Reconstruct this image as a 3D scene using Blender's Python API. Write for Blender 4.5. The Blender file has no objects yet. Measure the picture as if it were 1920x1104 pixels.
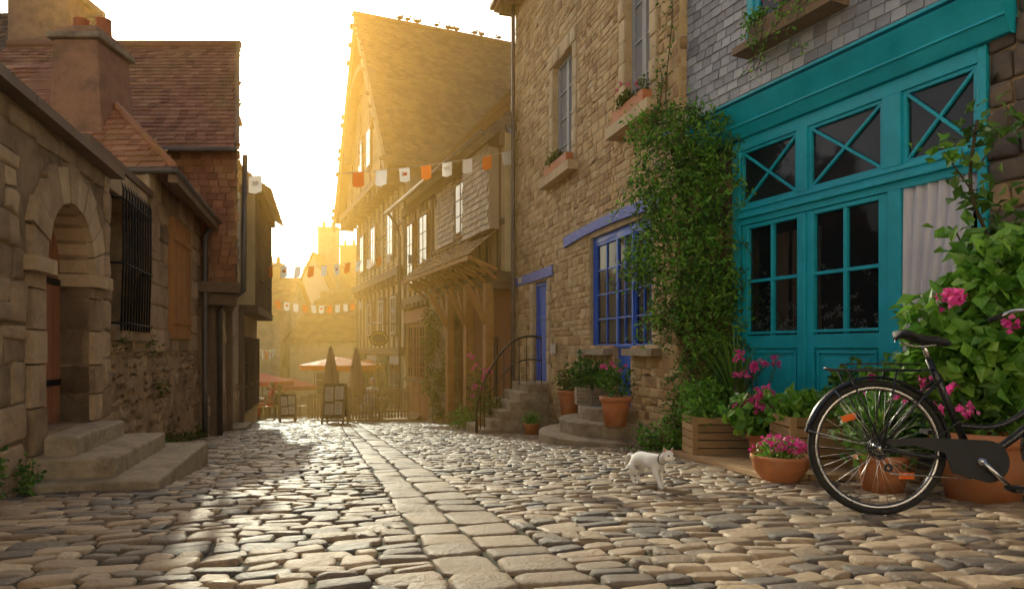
import bpy, math, random
import numpy as np
from mathutils import Vector, Matrix
R=random.Random(7); NR=np.random.RandomState(11)
CAMZ=.587
def g(y):
    if y<-6: return .48
    if y>45: return -3.6-.02*(y-45)
    return -.08*y
COL=bpy.context.scene.collection
# ---------------------------------------------------------------- materials
MATS={}
def ramp(nt,cols,pos=None):
    r=nt.nodes.new('ShaderNodeValToRGB'); e=r.color_ramp.elements
    n=len(cols)
    while len(e)<n: e.new(.5)
    for i,c in enumerate(cols):
        e[i].position=(i/(n-1)) if pos is None else pos[i]
        e[i].color=(c[0],c[1],c[2],1)
    return r
def pm(name,cols,scale=6,rough=.8,bump=.3,bscale=30,rw=.5,metal=0,spec=.4,dirt=None,dscale=.7,damt=.5,stretch=None,bdist=.01,transl=0,rvar=.15):
    m=bpy.data.materials.new(name); m.use_nodes=True; nt=m.node_tree; N=nt.nodes; L=nt.links
    b=N['Principled BSDF']; out=N['Material Output']
    tc=N.new('ShaderNodeTexCoord'); mp=N.new('ShaderNodeMapping'); L.new(tc.outputs['Object'],mp.inputs[0])
    if stretch: mp.inputs['Scale'].default_value=stretch
    no=N.new('ShaderNodeTexNoise'); no.inputs['Scale'].default_value=scale; no.inputs['Detail'].default_value=7; no.inputs['Roughness'].default_value=.65
    L.new(mp.outputs[0],no.inputs['Vector'])
    mr=N.new('ShaderNodeMapRange'); mr.inputs[1].default_value=.3; mr.inputs[2].default_value=.7
    L.new(no.outputs['Fac'],mr.inputs[0])
    at=N.new('ShaderNodeAttribute'); at.attribute_name='rnd'
    mx=N.new('ShaderNodeMix'); mx.data_type='FLOAT'; mx.inputs[0].default_value=rw
    L.new(mr.outputs[0],mx.inputs[2]); L.new(at.outputs['Fac'],mx.inputs[3])
    rp=ramp(nt,cols); L.new(mx.outputs[0],rp.inputs[0])
    c=rp.outputs[0]
    if dirt:
        n2=N.new('ShaderNodeTexNoise'); n2.inputs['Scale'].default_value=dscale; n2.inputs['Detail'].default_value=8; n2.inputs['Roughness'].default_value=.7
        L.new(tc.outputs['Object'],n2.inputs['Vector'])
        m2=N.new('ShaderNodeMapRange'); m2.inputs[1].default_value=.48; m2.inputs[2].default_value=.68; m2.inputs[4].default_value=damt
        L.new(n2.outputs['Fac'],m2.inputs[0])
        mc=N.new('ShaderNodeMix'); mc.data_type='RGBA'; L.new(m2.outputs[0],mc.inputs[0]); L.new(c,mc.inputs[6]); mc.inputs[7].default_value=(*dirt,1)
        c=mc.outputs[2]
    L.new(c,b.inputs['Base Color'])
    rr=N.new('ShaderNodeMapRange'); rr.inputs[3].default_value=max(0,rough-rvar); rr.inputs[4].default_value=min(1,rough+rvar)
    L.new(mr.outputs[0],rr.inputs[0]); L.new(rr.outputs[0],b.inputs['Roughness'])
    b.inputs['Metallic'].default_value=metal
    b.inputs['Specular IOR Level'].default_value=spec
    if bump>0:
        nb=N.new('ShaderNodeTexNoise'); nb.inputs['Scale'].default_value=bscale; nb.inputs['Detail'].default_value=6; nb.inputs['Roughness'].default_value=.7
        L.new(mp.outputs[0],nb.inputs['Vector'])
        bp=N.new('ShaderNodeBump'); bp.inputs['Strength'].default_value=bump; bp.inputs['Distance'].default_value=bdist
        L.new(nb.outputs['Fac'],bp.inputs['Height']); L.new(bp.outputs[0],b.inputs['Normal'])
    if transl>0:
        tr=N.new('ShaderNodeBsdfTranslucent'); L.new(c,tr.inputs[0])
        ms=N.new('ShaderNodeMixShader'); ms.inputs[0].default_value=transl
        L.new(b.outputs[0],ms.inputs[1]); L.new(tr.outputs[0],ms.inputs[2]); L.new(ms.outputs[0],out.inputs[0])
    MATS[name]=m; return m
def glassm(name,tr=.0,tint=(.02,.025,.03)):
    m=bpy.data.materials.new(name); m.use_nodes=True; nt=m.node_tree; N=nt.nodes; L=nt.links
    b=N['Principled BSDF']; b.inputs['Base Color'].default_value=(*tint,1); b.inputs['Roughness'].default_value=.06
    no=N.new('ShaderNodeTexNoise'); no.inputs['Scale'].default_value=2.2
    tc=N.new('ShaderNodeTexCoord'); L.new(tc.outputs['Object'],no.inputs['Vector'])
    bp=N.new('ShaderNodeBump'); bp.inputs['Strength'].default_value=.25; bp.inputs['Distance'].default_value=.03
    L.new(no.outputs['Fac'],bp.inputs['Height']); L.new(bp.outputs[0],b.inputs['Normal'])
    if tr>0:
        t=N.new('ShaderNodeBsdfTransparent'); ms=N.new('ShaderNodeMixShader'); ms.inputs[0].default_value=tr
        L.new(b.outputs[0],ms.inputs[1]); L.new(t.outputs[0],ms.inputs[2]); L.new(ms.outputs[0],N['Material Output'].inputs[0])
    MATS[name]=m
pm('cobble',[(.085,.08,.08),(.19,.15,.115),(.34,.24,.15),(.46,.34,.22),(.62,.48,.32)],scale=9,rough=.48,bump=1,bscale=30,rw=.8,spec=.45,bdist=.016,dirt=(.12,.085,.05),dscale=1.2,damt=.5)
pm('slab',[(.17,.13,.095),(.31,.23,.155),(.44,.33,.22)],scale=7,rough=.55,bump=1,bscale=24,rw=.7,spec=.38,dirt=(.13,.095,.055),dscale=1.8,damt=.6,bdist=.016)
pm('joint',[(.025,.02,.014),(.05,.045,.024),(.06,.07,.025)],scale=5,rough=.95,bump=.8,bscale=60,rw=0)
pm('farground',[(.12,.10,.08),(.20,.165,.125),(.28,.23,.17)],scale=5,rough=.7,bump=.5,rw=0)
pm('ystone',[(.24,.14,.07),(.50,.32,.15),(.64,.45,.22),(.70,.52,.28),(.78,.63,.38)],scale=7,rough=.88,bump=1,bscale=28,rw=.68,dirt=(.30,.19,.09),dscale=.9,damt=.4,bdist=.018)
pm('ymortar',[(.46,.33,.18),(.62,.46,.26),(.70,.55,.34)],scale=5,rough=.95,bump=.8,bscale=50,rw=0,dirt=(.3,.2,.10),dscale=1,damt=.4)
pm('quoin',[(.50,.37,.2),(.64,.50,.30),(.72,.58,.38)],scale=5,rough=.9,bump=.6,bscale=30,rw=.4,dirt=(.34,.22,.12),dscale=1.5,damt=.5)
pm('dstone',[(.07,.06,.06),(.15,.12,.10),(.33,.22,.13),(.55,.38,.21)],scale=6,rough=.88,bump=.9,bscale=28,rw=.66,bdist=.015)
pm('lstone',[(.20,.135,.08),(.44,.31,.185),(.60,.44,.27),(.72,.56,.36)],scale=5,rough=.88,bump=1,bscale=24,rw=.6,dirt=(.12,.08,.05),dscale=1.1,damt=.6,bdist=.02)
pm('lmortar',[(.20,.14,.08),(.40,.285,.17),(.52,.39,.24)],scale=3,rough=.95,bump=1,bscale=22,rw=0,dirt=(.11,.075,.045),dscale=1.2,damt=.65,bdist=.02)
pm('lrender',[(.26,.17,.10),(.50,.35,.2),(.70,.53,.33)],scale=2.5,rough=.95,bump=1,bscale=14,rw=.2,dirt=(.14,.10,.055),dscale=1.7,damt=.65,bdist=.03)
pm('step',[(.24,.19,.13),(.42,.34,.23),(.56,.46,.33)],scale=9,rough=.8,bump=1,bscale=22,rw=.3,dirt=(.15,.11,.065),dscale=2.5,damt=.75,bdist=.02)
pm('slate',[(.20,.20,.22),(.34,.35,.38),(.50,.51,.54)],scale=10,rough=.5,bump=.4,bscale=40,rw=.75,spec=.5)
pm('wslate',[(.34,.26,.17),(.48,.38,.26),(.58,.48,.34)],scale=8,rough=.7,bump=.4,rw=.7,dirt=(.25,.18,.11),dscale=1,damt=.4)
pm('rtile',[(.22,.10,.055),(.38,.17,.09),(.50,.24,.13),(.58,.33,.18)],scale=5,rough=.8,bump=.5,bscale=30,rw=.66,dirt=(.42,.29,.09),dscale=1.2,damt=.45)
pm('btile',[(.18,.10,.05),(.30,.165,.075),(.40,.23,.11)],scale=3,rough=.75,bump=.4,rw=.6,dirt=(.42,.28,.08),dscale=.6,damt=.6)
pm('dtile',[(.10,.07,.055),(.19,.125,.09),(.28,.19,.13)],scale=5,rough=.7,bump=.5,rw=.6,dirt=(.3,.21,.10),dscale=1.5,damt=.4)
pm('teal',[(.006,.33,.45),(.012,.43,.57),(.02,.49,.64)],scale=3,rough=.42,bump=.12,bscale=60,rw=.15,spec=.5,dirt=(.012,.27,.36),dscale=2.5,damt=.35)
pm('blue',[(.03,.10,.52),(.05,.16,.70),(.08,.21,.78)],scale=4,rough=.5,bump=.2,bscale=50,rw=.2,dirt=(.04,.09,.36),dscale=3,damt=.4)
pm('bluewood',[(.12,.16,.50),(.2,.25,.68),(.38,.42,.72)],scale=5,rough=.7,bump=.6,bscale=20,rw=.1,stretch=(1,1,6))
pm('white',[(.6,.58,.54),(.72,.70,.66)],scale=4,rough=.6,bump=.1,rw=.2)
pm('greywood',[(.36,.38,.40),(.5,.52,.53)],scale=4,rough=.65,bump=.2,rw=.2)
pm('cloth',[(.76,.74,.83),(.86,.84,.90)],scale=3,rough=.9,bump=.15,bscale=120,rw=0,transl=.1)
pm('redwood',[(.24,.09,.045),(.40,.16,.075),(.50,.23,.11)],scale=6,rough=.65,bump=.5,bscale=20,rw=.3,stretch=(4,4,.6))
pm('darkdoor',[(.035,.015,.012),(.07,.03,.02),(.10,.045,.03)],scale=6,rough=.6,bump=.5,bscale=20,rw=.3,stretch=(4,4,.6))
pm('orangewood',[(.34,.15,.05),(.48,.23,.08),(.56,.31,.12)],scale=6,rough=.7,bump=.4,rw=.3)
pm('oldwood',[(.14,.09,.055),(.23,.155,.095),(.32,.22,.14)],scale=6,rough=.8,bump=.5,rw=.3,stretch=(3,3,1))
pm('planterwood',[(.22,.13,.06),(.42,.26,.12),(.55,.37,.19)],scale=7,rough=.75,bump=.6,bscale=25,rw=.55,stretch=(.8,.8,5))
pm('cream',[(.56,.43,.22),(.70,.55,.30),(.78,.64,.38)],scale=3,rough=.9,bump=.3,rw=.4,dirt=(.42,.30,.15),dscale=.7,damt=.45)
pm('bouncewall',[(.76,.72,.64),(.80,.77,.70),(.84,.81,.75)],scale=3,rough=.9,bump=.3,rw=.2)
pm('render',[(.46,.36,.24),(.60,.49,.33),(.7,.58,.41)],scale=3,rough=.95,bump=.5,rw=.2,dirt=(.26,.19,.12),dscale=1,damt=.6)
pm('brickred',[(.30,.16,.09),(.47,.26,.15),(.60,.37,.22)],scale=6,rough=.9,bump=1,bscale=14,rw=.5,dirt=(.2,.14,.09),dscale=2.2,damt=.8,bdist=.04)
pm('iron',[(.012,.012,.014),(.03,.025,.022)],scale=20,rough=.5,bump=.2,rw=0,metal=.4)
pm('zinc',[(.13,.11,.10),(.22,.19,.17)],scale=5,rough=.5,bump=.1,rw=0,metal=.5)
pm('blackpaint',[(.008,.008,.01),(.014,.014,.017)],scale=20,rough=.28,bump=0,rw=0,spec=.6,rvar=.06)
pm('rubber',[(.012,.012,.012),(.03,.028,.026)],scale=30,rough=.8,bump=.2,rw=0)
pm('chrome',[(.5,.5,.5),(.65,.65,.66)],scale=20,rough=.25,bump=0,rw=0,metal=1,rvar=.08)
pm('orange',[(.75,.16,.02),(.85,.25,.04)],scale=3,rough=.7,bump=.1,rw=.3,transl=.3)
pm('flagwhite',[(.7,.69,.66),(.8,.79,.76)],scale=3,rough=.8,bump=.1,rw=.3,transl=.35)
pm('redcloth',[(.45,.03,.05),(.6,.06,.08)],scale=3,rough=.8,bump=.1,rw=.3,transl=.2)
pm('tan',[(.38,.24,.17),(.54,.37,.27)],scale=4,rough=.85,bump=.3,rw=.3,transl=.15)
pm('terracotta',[(.42,.14,.055),(.58,.22,.09),(.66,.31,.15)],scale=6,rough=.75,bump=.3,rw=.3,dirt=(.4,.3,.22),dscale=5,damt=.35)
pm('leaf',[(.025,.065,.012),(.06,.15,.022),(.12,.25,.035),(.22,.37,.055)],scale=3,rough=.45,bump=0,rw=.8,spec=.45,transl=.3)
pm('leafbright',[(.04,.13,.016),(.11,.30,.03),(.20,.42,.05),(.32,.52,.08)],scale=3,rough=.4,bump=0,rw=.8,spec=.5,transl=.3)
pm('leafolive',[(.05,.07,.015),(.14,.17,.03),(.26,.29,.055)],scale=3,rough=.5,bump=0,rw=.8,transl=.35)
pm('pink',[(.6,.02,.22),(.85,.07,.40),(.88,.25,.52)],scale=3,rough=.6,bump=0,rw=.9,transl=.3)
pm('stem',[(.05,.045,.02),(.10,.07,.035)],scale=10,rough=.8,bump=.3,rw=0)
pm('soil',[(.015,.01,.007),(.04,.028,.018)],scale=20,rough=.95,bump=.8,rw=0)
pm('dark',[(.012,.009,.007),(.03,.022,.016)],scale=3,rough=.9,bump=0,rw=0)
pm('catfur',[(.84,.82,.79),(.9,.89,.87)],scale=25,rough=.9,bump=.5,bscale=180,rw=0,bdist=.004)
pm('catpink',[(.6,.25,.22),(.65,.32,.28)],scale=10,rough=.7,bump=0,rw=0)
pm('skin',[(.45,.25,.17),(.55,.33,.24)],scale=5,rough=.6,bump=0,rw=0)
pm('hairwhite',[(.55,.53,.5),(.7,.68,.65)],scale=20,rough=.8,bump=.4,rw=0)
pm('hairdark',[(.03,.02,.012),(.06,.04,.02)],scale=20,rough=.7,bump=.4,rw=0)
pm('shirtblue',[(.06,.08,.16),(.10,.13,.24)],scale=5,rough=.9,bump=.2,rw=0)
pm('shirtwhite',[(.5,.48,.46),(.62,.6,.58)],scale=5,rough=.9,bump=.2,rw=0)
pm('board',[(.02,.025,.028),(.04,.045,.05)],scale=5,rough=.7,bump=.1,rw=0)
pm('seatvinyl',[(.012,.012,.014),(.02,.02,.024)],scale=15,rough=.45,bump=.15,rw=0)
pm('yellow',[(.6,.38,.03),(.7,.48,.06)],scale=5,rough=.6,bump=0,rw=0)
pm('greenpaint',[(.05,.10,.05),(.09,.15,.08)],scale=5,rough=.6,bump=.1,rw=.2)
glassm('glass'); glassm('glassclear',.65); glassm('eye',0,(.05,.06,.01)); glassm('skyglass',0,(.38,.39,.40))  # skyglass: reflected sky is put into the pale pane tint
# ---------------------------------------------------------------- mesh builder
class MB:
    def __init__(s): s.v=[];s.f=[];s.m=[];s.r=[];s.n=0;s.mats=[];s.sm=[]
    def mi(s,m):
        if m not in s.mats: s.mats.append(m)
        return s.mats.index(m)
    def add(s,verts,faces,mat,rnd=None,smooth=False):
        b=s.n; verts=[tuple(map(float,v)) for v in verts] if not isinstance(verts,np.ndarray) else verts.tolist()
        s.v.extend(verts); s.n+=len(verts); k=s.mi(mat)
        for f in faces: s.f.append([i+b for i in f])
        s.m.extend([k]*len(faces)); s.sm.extend([smooth]*len(faces))
        if rnd is None: rnd=R.random()
        if np.ndim(rnd)==0: s.r.extend([float(rnd)]*len(verts))
        else: s.r.extend(list(map(float,rnd)))
    def obj(s,name,loc=None,parent=None,bevel=0):
        me=bpy.data.meshes.new(name)
        L=Vector(loc) if loc is not None else Vector((0,0,0))
        if loc is not None: vv=[(a-L.x,b-L.y,c-L.z) for a,b,c in s.v]
        else: vv=s.v
        me.from_pydata(vv,[],s.f)
        for m in s.mats: me.materials.append(MATS[m])
        me.polygons.foreach_set('material_index',s.m)
        me.polygons.foreach_set('use_smooth',s.sm)
        a=me.attributes.new('rnd','FLOAT','POINT'); a.data.foreach_set('value',s.r)
        me.update()
        o=bpy.data.objects.new(name,me); COL.objects.link(o); o.location=L
        if parent is not None:
            o.parent=parent; o.matrix_parent_inverse=Matrix.Translation(-Vector(parent.location))
        if bevel>0:
            md=o.modifiers.new('bevel','BEVEL'); md.width=bevel; md.segments=2; md.limit_method='ANGLE'; md.angle_limit=math.radians(50)
        return o
def empty(name,loc):
    e=bpy.data.objects.new(name,None); COL.objects.link(e); e.location=loc; e.empty_display_size=.3; return e
class Fr:
    def __init__(s,O,D,side):
        s.O=O; s.D=D; k=math.hypot(*D); s.k=k; s.N=(side*D[1]/k,-side*D[0]/k)
    def p(s,a,z,n=0): return (s.O[0]+s.D[0]*a+s.N[0]*n, s.O[1]+s.D[1]*a+s.N[1]*n, z)
BF=[(0,1,2,3),(7,6,5,4),(0,4,5,1),(1,5,6,2),(2,6,7,3),(3,7,4,0)]
def fb(mb,fr,s0,s1,z0,z1,n0,n1,mat,rnd=None):
    P=fr.p
    mb.add([P(s0,z0,n1),P(s1,z0,n1),P(s1,z1,n1),P(s0,z1,n1),P(s0,z0,n0),P(s1,z0,n0),P(s1,z1,n0),P(s0,z1,n0)],BF,mat,rnd)
WF=Fr((0,0),(1,0),-1)
def wb(mb,x0,x1,y0,y1,z0,z1,mat,rnd=None): fb(mb,WF,x0,x1,z0,z1,y0,y1,mat,rnd)
def prism(mb,fr,poly,n0,n1,mat,rnd=None):
    k=len(poly); v=[fr.p(a,z,n1) for a,z in poly]+[fr.p(a,z,n0) for a,z in poly]
    f=[list(range(k)),list(range(2*k-1,k-1,-1))]+[(i,(i+1)%k,k+(i+1)%k,k+i) for i in range(k)]
    mb.add(v,f,mat,rnd)
def beam(mb,a,b,w,h,mat,rnd=None,up=(0,0,1)):
    a=Vector(a);b=Vector(b);d=(b-a).normalized();u=Vector(up)
    x=d.cross(u).normalized()*w/2; y=x.cross(d).normalized()*h/2
    mb.add([a-x-y,a+x-y,a+x+y,a-x+y,b-x-y,b+x-y,b+x+y,b-x+y],BF,mat,rnd)
def tube(mb,pts,r,mat,sides=8,closed=False,rnd=.5):
    pts=[Vector(p) for p in pts]; n=len(pts)
    if not hasattr(r,'__len__'): r=[r]*n
    vs=[];prev=None
    for i,p in enumerate(pts):
        if closed: t=(pts[(i+1)%n]-pts[i-1]).normalized()
        else: t=(pts[min(i+1,n-1)]-pts[max(i-1,0)]).normalized()
        if prev is None:
            q=Vector((0,0,1)) if abs(t.z)<.9 else Vector((1,0,0)); x=t.cross(q).normalized()
        else:
            x=(prev-t*prev.dot(t)); x=x.normalized() if x.length>1e-6 else t.orthogonal().normalized()
        prev=x; y=t.cross(x)
        for k in range(sides):
            a=2*math.pi*k/sides; vs.append(p+(x*math.cos(a)+y*math.sin(a))*r[i])
    fs=[]
    for i in range(n if closed else n-1):
        j=(i+1)%n
        for k in range(sides): fs.append((i*sides+k,i*sides+(k+1)%sides,j*sides+(k+1)%sides,j*sides+k))
    if not closed: fs+= [tuple(range(sides))[::-1],tuple((n-1)*sides+k for k in range(sides))]
    mb.add(vs,fs,mat,rnd,True)
def lathe(mb,c,prof,mat,seg=24,rnd=None):
    vs=[];n=len(prof)
    for k in range(seg):
        a=2*math.pi*k/seg
        for r,z in prof: vs.append((c[0]+r*math.cos(a),c[1]+r*math.sin(a),c[2]+z))
    fs=[]
    for k in range(seg):
        j=(k+1)%seg
        for i in range(n-1): fs.append((k*n+i,j*n+i,j*n+i+1,k*n+i+1))
    mb.add(vs,fs,mat,rnd,True)
def blob(mb,c,r,mat,rnd=None,seg=12):
    prof=[(math.sin(math.pi*i/8)*1.0+1e-4,-math.cos(math.pi*i/8)) for i in range(9)]
    vs=[];n=9
    for k in range(seg):
        a=2*math.pi*k/seg
        for q,z in prof: vs.append((c[0]+q*math.cos(a)*r[0],c[1]+q*math.sin(a)*r[1],c[2]+z*r[2]))
    fs=[(k*n+i,((k+1)%seg)*n+i,((k+1)%seg)*n+i+1,k*n+i+1) for k in range(seg) for i in range(8)]
    mb.add(vs,fs,mat,rnd,True)
def stones(mb,rects,O,U,V,N,mat,gap=.012,lift=.012,jit=.006,cut=.03,edge=.012,tilt=.006,rings=3,depth=.03):
    if not rects: return
    r=np.array(rects,float); n=len(r)
    cu=(r[:,0]+r[:,1])/2; cv=(r[:,2]+r[:,3])/2
    a=np.maximum((r[:,1]-r[:,0])/2-gap/2,.008); b=np.maximum((r[:,3]-r[:,2])/2-gap/2,.008)
    c=np.minimum(cut*NR.uniform(.5,1.3,n),.35*np.minimum(a,b)*2*.8)
    def ring(ins):
        A=np.maximum(a-ins,.003);B=np.maximum(b-ins,.003);C=np.minimum(c,.45*np.minimum(A,B))
        x=np.stack([A-C,A,A,A-C,-A+C,-A,-A,-A+C],1); y=np.stack([B,B-C,-B+C,-B,-B,-B+C,B-C,B],1)
        return x,y
    jx=NR.uniform(-jit,jit,(n,8)); jy=NR.uniform(-jit,jit,(n,8))
    lf=lift*NR.uniform(.5,1.5,n); tx=NR.uniform(-tilt,tilt,n); ty=NR.uniform(-tilt,tilt,n)
    spec=[(0,-depth,0),(0,.35,1),(edge,.85,1)]+([(edge*2.6,1.02,1)] if rings>=3 else [])
    P=[]
    for ins,h,fl in spec:
        x,y=ring(ins); x=x+jx;y=y+jy
        hh=(np.full((n,8),h) if not fl else h*lf[:,None]+(tx/np.maximum(a,.02))[:,None]*x*.5+(ty/np.maximum(b,.02))[:,None]*y*.5)
        if fl: hh=hh+NR.uniform(-.06,.06,(n,8))*lift
        P.append(np.stack([x+cu[:,None],y+cv[:,None],hh],2))
    ctr=np.stack([cu,cv,lf*NR.uniform(.9,1.15,n)],1)[:,None,:]
    allp=np.concatenate(P+[ctr],1)
    k=allp.shape[1]; q=allp.reshape(-1,3)
    O=np.array(O);U=np.array(U);V=np.array(V);N=np.array(N)
    W=O+q[:,:1]*U+q[:,1:2]*V+q[:,2:]*N
    f0=[]
    for i in range(len(spec)-1):
        for j in range(8): f0.append((i*8+j,i*8+(j+1)%8,(i+1)*8+(j+1)%8,(i+1)*8+j))
    l=(len(spec)-1)*8
    for j in range(8): f0.append((l+j,l+(j+1)%8,k-1))
    faces=[[x+i*k for x in f] for i in range(n) for f in f0]
    mb.add(W,faces,mat,np.repeat(NR.rand(n),k),True)
def rows(s0,s1,z0,z1,rh,rl,holes=()):
    out=[];z=z0
    while z<z1-.02:
        h=R.uniform(*rh)
        if z+h>z1-.04: h=z1-z
        segs=[(s0,s1)]
        for (a,b,c,d) in holes:
            if z+h*.5>c and z+h*.5<d:
                ns=[]
                for (p,q) in segs:
                    if b<=p or a>=q: ns.append((p,q)); continue
                    if a>p: ns.append((p,a))
                    if b<q: ns.append((b,q))
                segs=ns
        for (p,q) in segs:
            x=p
            first=True
            while x<q-.01:
                l=R.uniform(*rl)*(R.uniform(.5,1) if first else 1); first=False
                if x+l>q-rl[0]*.5: l=q-x
                if h>rh[0]*1.6 and R.random()<.25 and l<rl[1]*.8:
                    m=z+h*R.uniform(.4,.6); out.append((x,x+l,z,m)); out.append((x,x+l,m,z+h))
                else: out.append((x,x+l,z,z+h))
                x+=l
        z+=h
    return out
def wallstones(mb,fr,s0,s1,z0,z1,rh,rl,mat,holes=(),n=0,**kw):
    H=[(a*fr.k,b*fr.k,c,d) for a,b,c,d in holes]
    rc=rows(s0*fr.k,s1*fr.k,z0,z1,rh,rl,H)
    O=fr.p(0,0,n); U=(fr.D[0]/fr.k,fr.D[1]/fr.k,0)
    stones(mb,rc,O,U,(0,0,1),(fr.N[0],fr.N[1],0),mat,**kw)
def holewall(mb,fr,s0,s1,z0,z1,holes,n0,n1,mat):
    S=sorted(set([s0,s1]+[h[i] for h in holes for i in (0,1) if s0<h[i]<s1])); Z=sorted(set([z0,z1]+[h[i] for h in holes for i in (2,3) if z0<h[i]<z1]))
    for i in range(len(S)-1):
        run=None
        for j in range(len(Z)-1):
            cs=(S[i]+S[i+1])/2; cz=(Z[j]+Z[j+1])/2
            inh=any(h[0]<cs<h[1] and h[2]<cz<h[3] for h in holes)
            if not inh:
                if run is None: run=Z[j]
            if (inh or j==len(Z)-2) and run is not None:
                fb(mb,fr,S[i],S[i+1],run,Z[j] if inh else Z[j+1],n0,n1,mat,.5); run=None
def inpoly(x,y,P):
    c=False;n=len(P)
    for i in range(n):
        x1,y1=P[i];x2,y2=P[i-1]
        if (y1>y)!=(y2>y) and x<(x2-x1)*(y-y1)/(y2-y1)+x1: c=not c
    return c
def shingle(mb,pts,tw,th,mat,t=.012,base=True,up=None,lift=.016):
    P=[Vector(p) for p in pts]; U=(P[1]-P[0]).normalized()
    N=Vector((0,0,0))
    for i in range(1,len(P)-1): N+=(P[i]-P[0]).cross(P[i+1]-P[0])
    N.normalize()
    if up is not None:
        if N.dot(Vector(up))<0: N=-N
    elif N.z<0: N=-N
    V=N.cross(U)
    if sum((p-P[0]).dot(V) for p in P)<0: V=-V
    uv=[((p-P[0]).dot(U),(p-P[0]).dot(V)) for p in P]
    if base: mb.add([p for p in P],[tuple(range(len(P)))],mat,.2)
    u0=min(a for a,b in uv);u1=max(a for a,b in uv);v1=max(b for a,b in uv)
    vs=[];fs=[];rn=[];row=0;v=-.02
    while v<v1:
        u=u0-(tw/2 if row%2 else 0)+R.uniform(-.02,.02)*tw
        while u<u1:
            w=tw*R.uniform(.9,1.1)
            if inpoly(u+w/2,v+th*.5,uv):
                g_=tw*.03; lf=lift*R.uniform(.7,1.5); b=len(vs); sk=R.uniform(-.04,.04)*th
                lo=v+sk; hi=v+th*1.25
                q=[(u+g_,lo,lf+t),(u+w-g_,lo+R.uniform(-.03,.03)*th,lf+t*R.uniform(.8,1.3)),(u+w-g_,hi,.003),(u+g_,hi,.003),(u+g_,lo,.0),(u+w-g_,lo,.0)]
                for a,c,d in q: vs.append(P[0]+U*a+V*c+N*d)
                fs+=[(b,b+1,b+2,b+3),(b+4,b+5,b+1,b),(b,b+3,b+4),(b+1,b+5,b+2)]; rn+=[R.random()]*6
            u+=w
        v+=th*R.uniform(.95,1.05);row+=1
    if vs: mb.add(vs,fs,mat,rn)
def leaves(mb,C,size,mat,up=.3,asp=.5,out=None,bias=None):
    n=len(C)
    if n==0: return
    C=np.asarray(C,float)
    d=NR.normal(size=(n,3))
    if bias is not None: d+=np.array(bias)
    d/=np.linalg.norm(d,axis=1)[:,None]
    nn=NR.normal(size=(n,3)); nn[:,2]+=up*2
    if out is not None: nn+=out*1.2
    nn-=d*(nn*d).sum(1)[:,None]; nn/=np.linalg.norm(nn,axis=1)[:,None]
    s=np.cross(d,nn); L=size*NR.uniform(.6,1.3,n)[:,None]; w=L*asp/2
    base=C-d*L*.5; tip=C+d*L*.5-nn*L*.12; lm=C-d*L*.05+s*w+nn*L*.1; rm=C-d*L*.05-s*w+nn*L*.1
    V=np.stack([base,lm,tip,rm,C],1).reshape(-1,3)
    F=[]
    for i in range(n):
        b=i*5; F+=[(b,b+1,b+4),(b+1,b+2,b+4),(b+2,b+3,b+4),(b+3,b,b+4)]
    mb.add(V,F,mat,np.repeat(NR.rand(n)*.9+.05,5))
def clump(mb,c,r,n,size,mat,shell=.45,**kw):
    if not hasattr(r,'__len__'): r=(r,r,r)
    d=NR.normal(size=(n,3)); d/=np.linalg.norm(d,axis=1)[:,None]
    q=NR.rand(n)**shell
    q*= 1+.25*np.sin(d[:,0]*7+c[0]*9)*np.cos(d[:,2]*6+c[2]*5)
    C=np.array(c)+d*q[:,None]*np.array(r)
    leaves(mb,C,size,mat,out=d,**kw)
def flowers(mb,c,r,n,size,mat='pink'):
    if not hasattr(r,'__len__'): r=(r,r,r)
    for i in range(n):
        d=np.array([R.gauss(0,1),R.gauss(0,1)-.6,abs(R.gauss(0,1))]);d/=np.linalg.norm(d)
        p=np.array(c)+d*np.array(r)*R.uniform(.8,1.05)
        C=p+NR.normal(size=(7,3))*size*.35
        leaves(mb,C,size*.9,mat,asp=.9)
def window(mb,gb,fr,s0,s1,z0,z1,cols,rws,mat,n=-.15,fw=.05,bar=.022,glass='glass',ft=.06):
    fb(mb,fr,s0,s0+fw,z0,z1,n-ft,n,mat); fb(mb,fr,s1-fw,s1,z0,z1,n-ft,n,mat)
    fb(mb,fr,s0+fw,s1-fw,z0,z0+fw,n-ft,n,mat); fb(mb,fr,s0+fw,s1-fw,z1-fw,z1,n-ft,n,mat)
    for i in range(1,cols):
        c=s0+fw+(s1-s0-2*fw)*i/cols; fb(mb,fr,c-bar/2,c+bar/2,z0+fw,z1-fw,n-ft+.01,n-.006,mat)
    for j in range(1,rws):
        c=z0+fw+(z1-z0-2*fw)*j/rws; fb(mb,fr,s0+fw,s1-fw,c-bar/2,c+bar/2,n-ft+.013,n-.009,mat)
    fb(gb,fr,s0+fw*.5,s1-fw*.5,z0+fw*.5,z1-fw*.5,n-ft+.018,n-ft+.024,glass)
def curtain(mb,fr,s0,s1,z0,z1,n,amp=.02,waves=6,mat='cloth',gather=0):
    nu,nv=60,14; vs=[]
    for j in range(nv+1):
        t=j/nv
        for i in range(nu+1):
            u=i/nu
            w=1-gather*(t**1.5)
            s=s1+(s0-s1)*(u*w)
            vs.append(fr.p(s,z1+(z0-z1)*t,n+amp*math.sin(u*waves*6.28+math.sin(t*3)*.7)+amp*.4*math.sin(u*waves*15)))
    fs=[(j*(nu+1)+i,j*(nu+1)+i+1,(j+1)*(nu+1)+i+1,(j+1)*(nu+1)+i) for j in range(nv) for i in range(nu)]
    mb.add(vs,fs,mat,.5,True)
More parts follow.
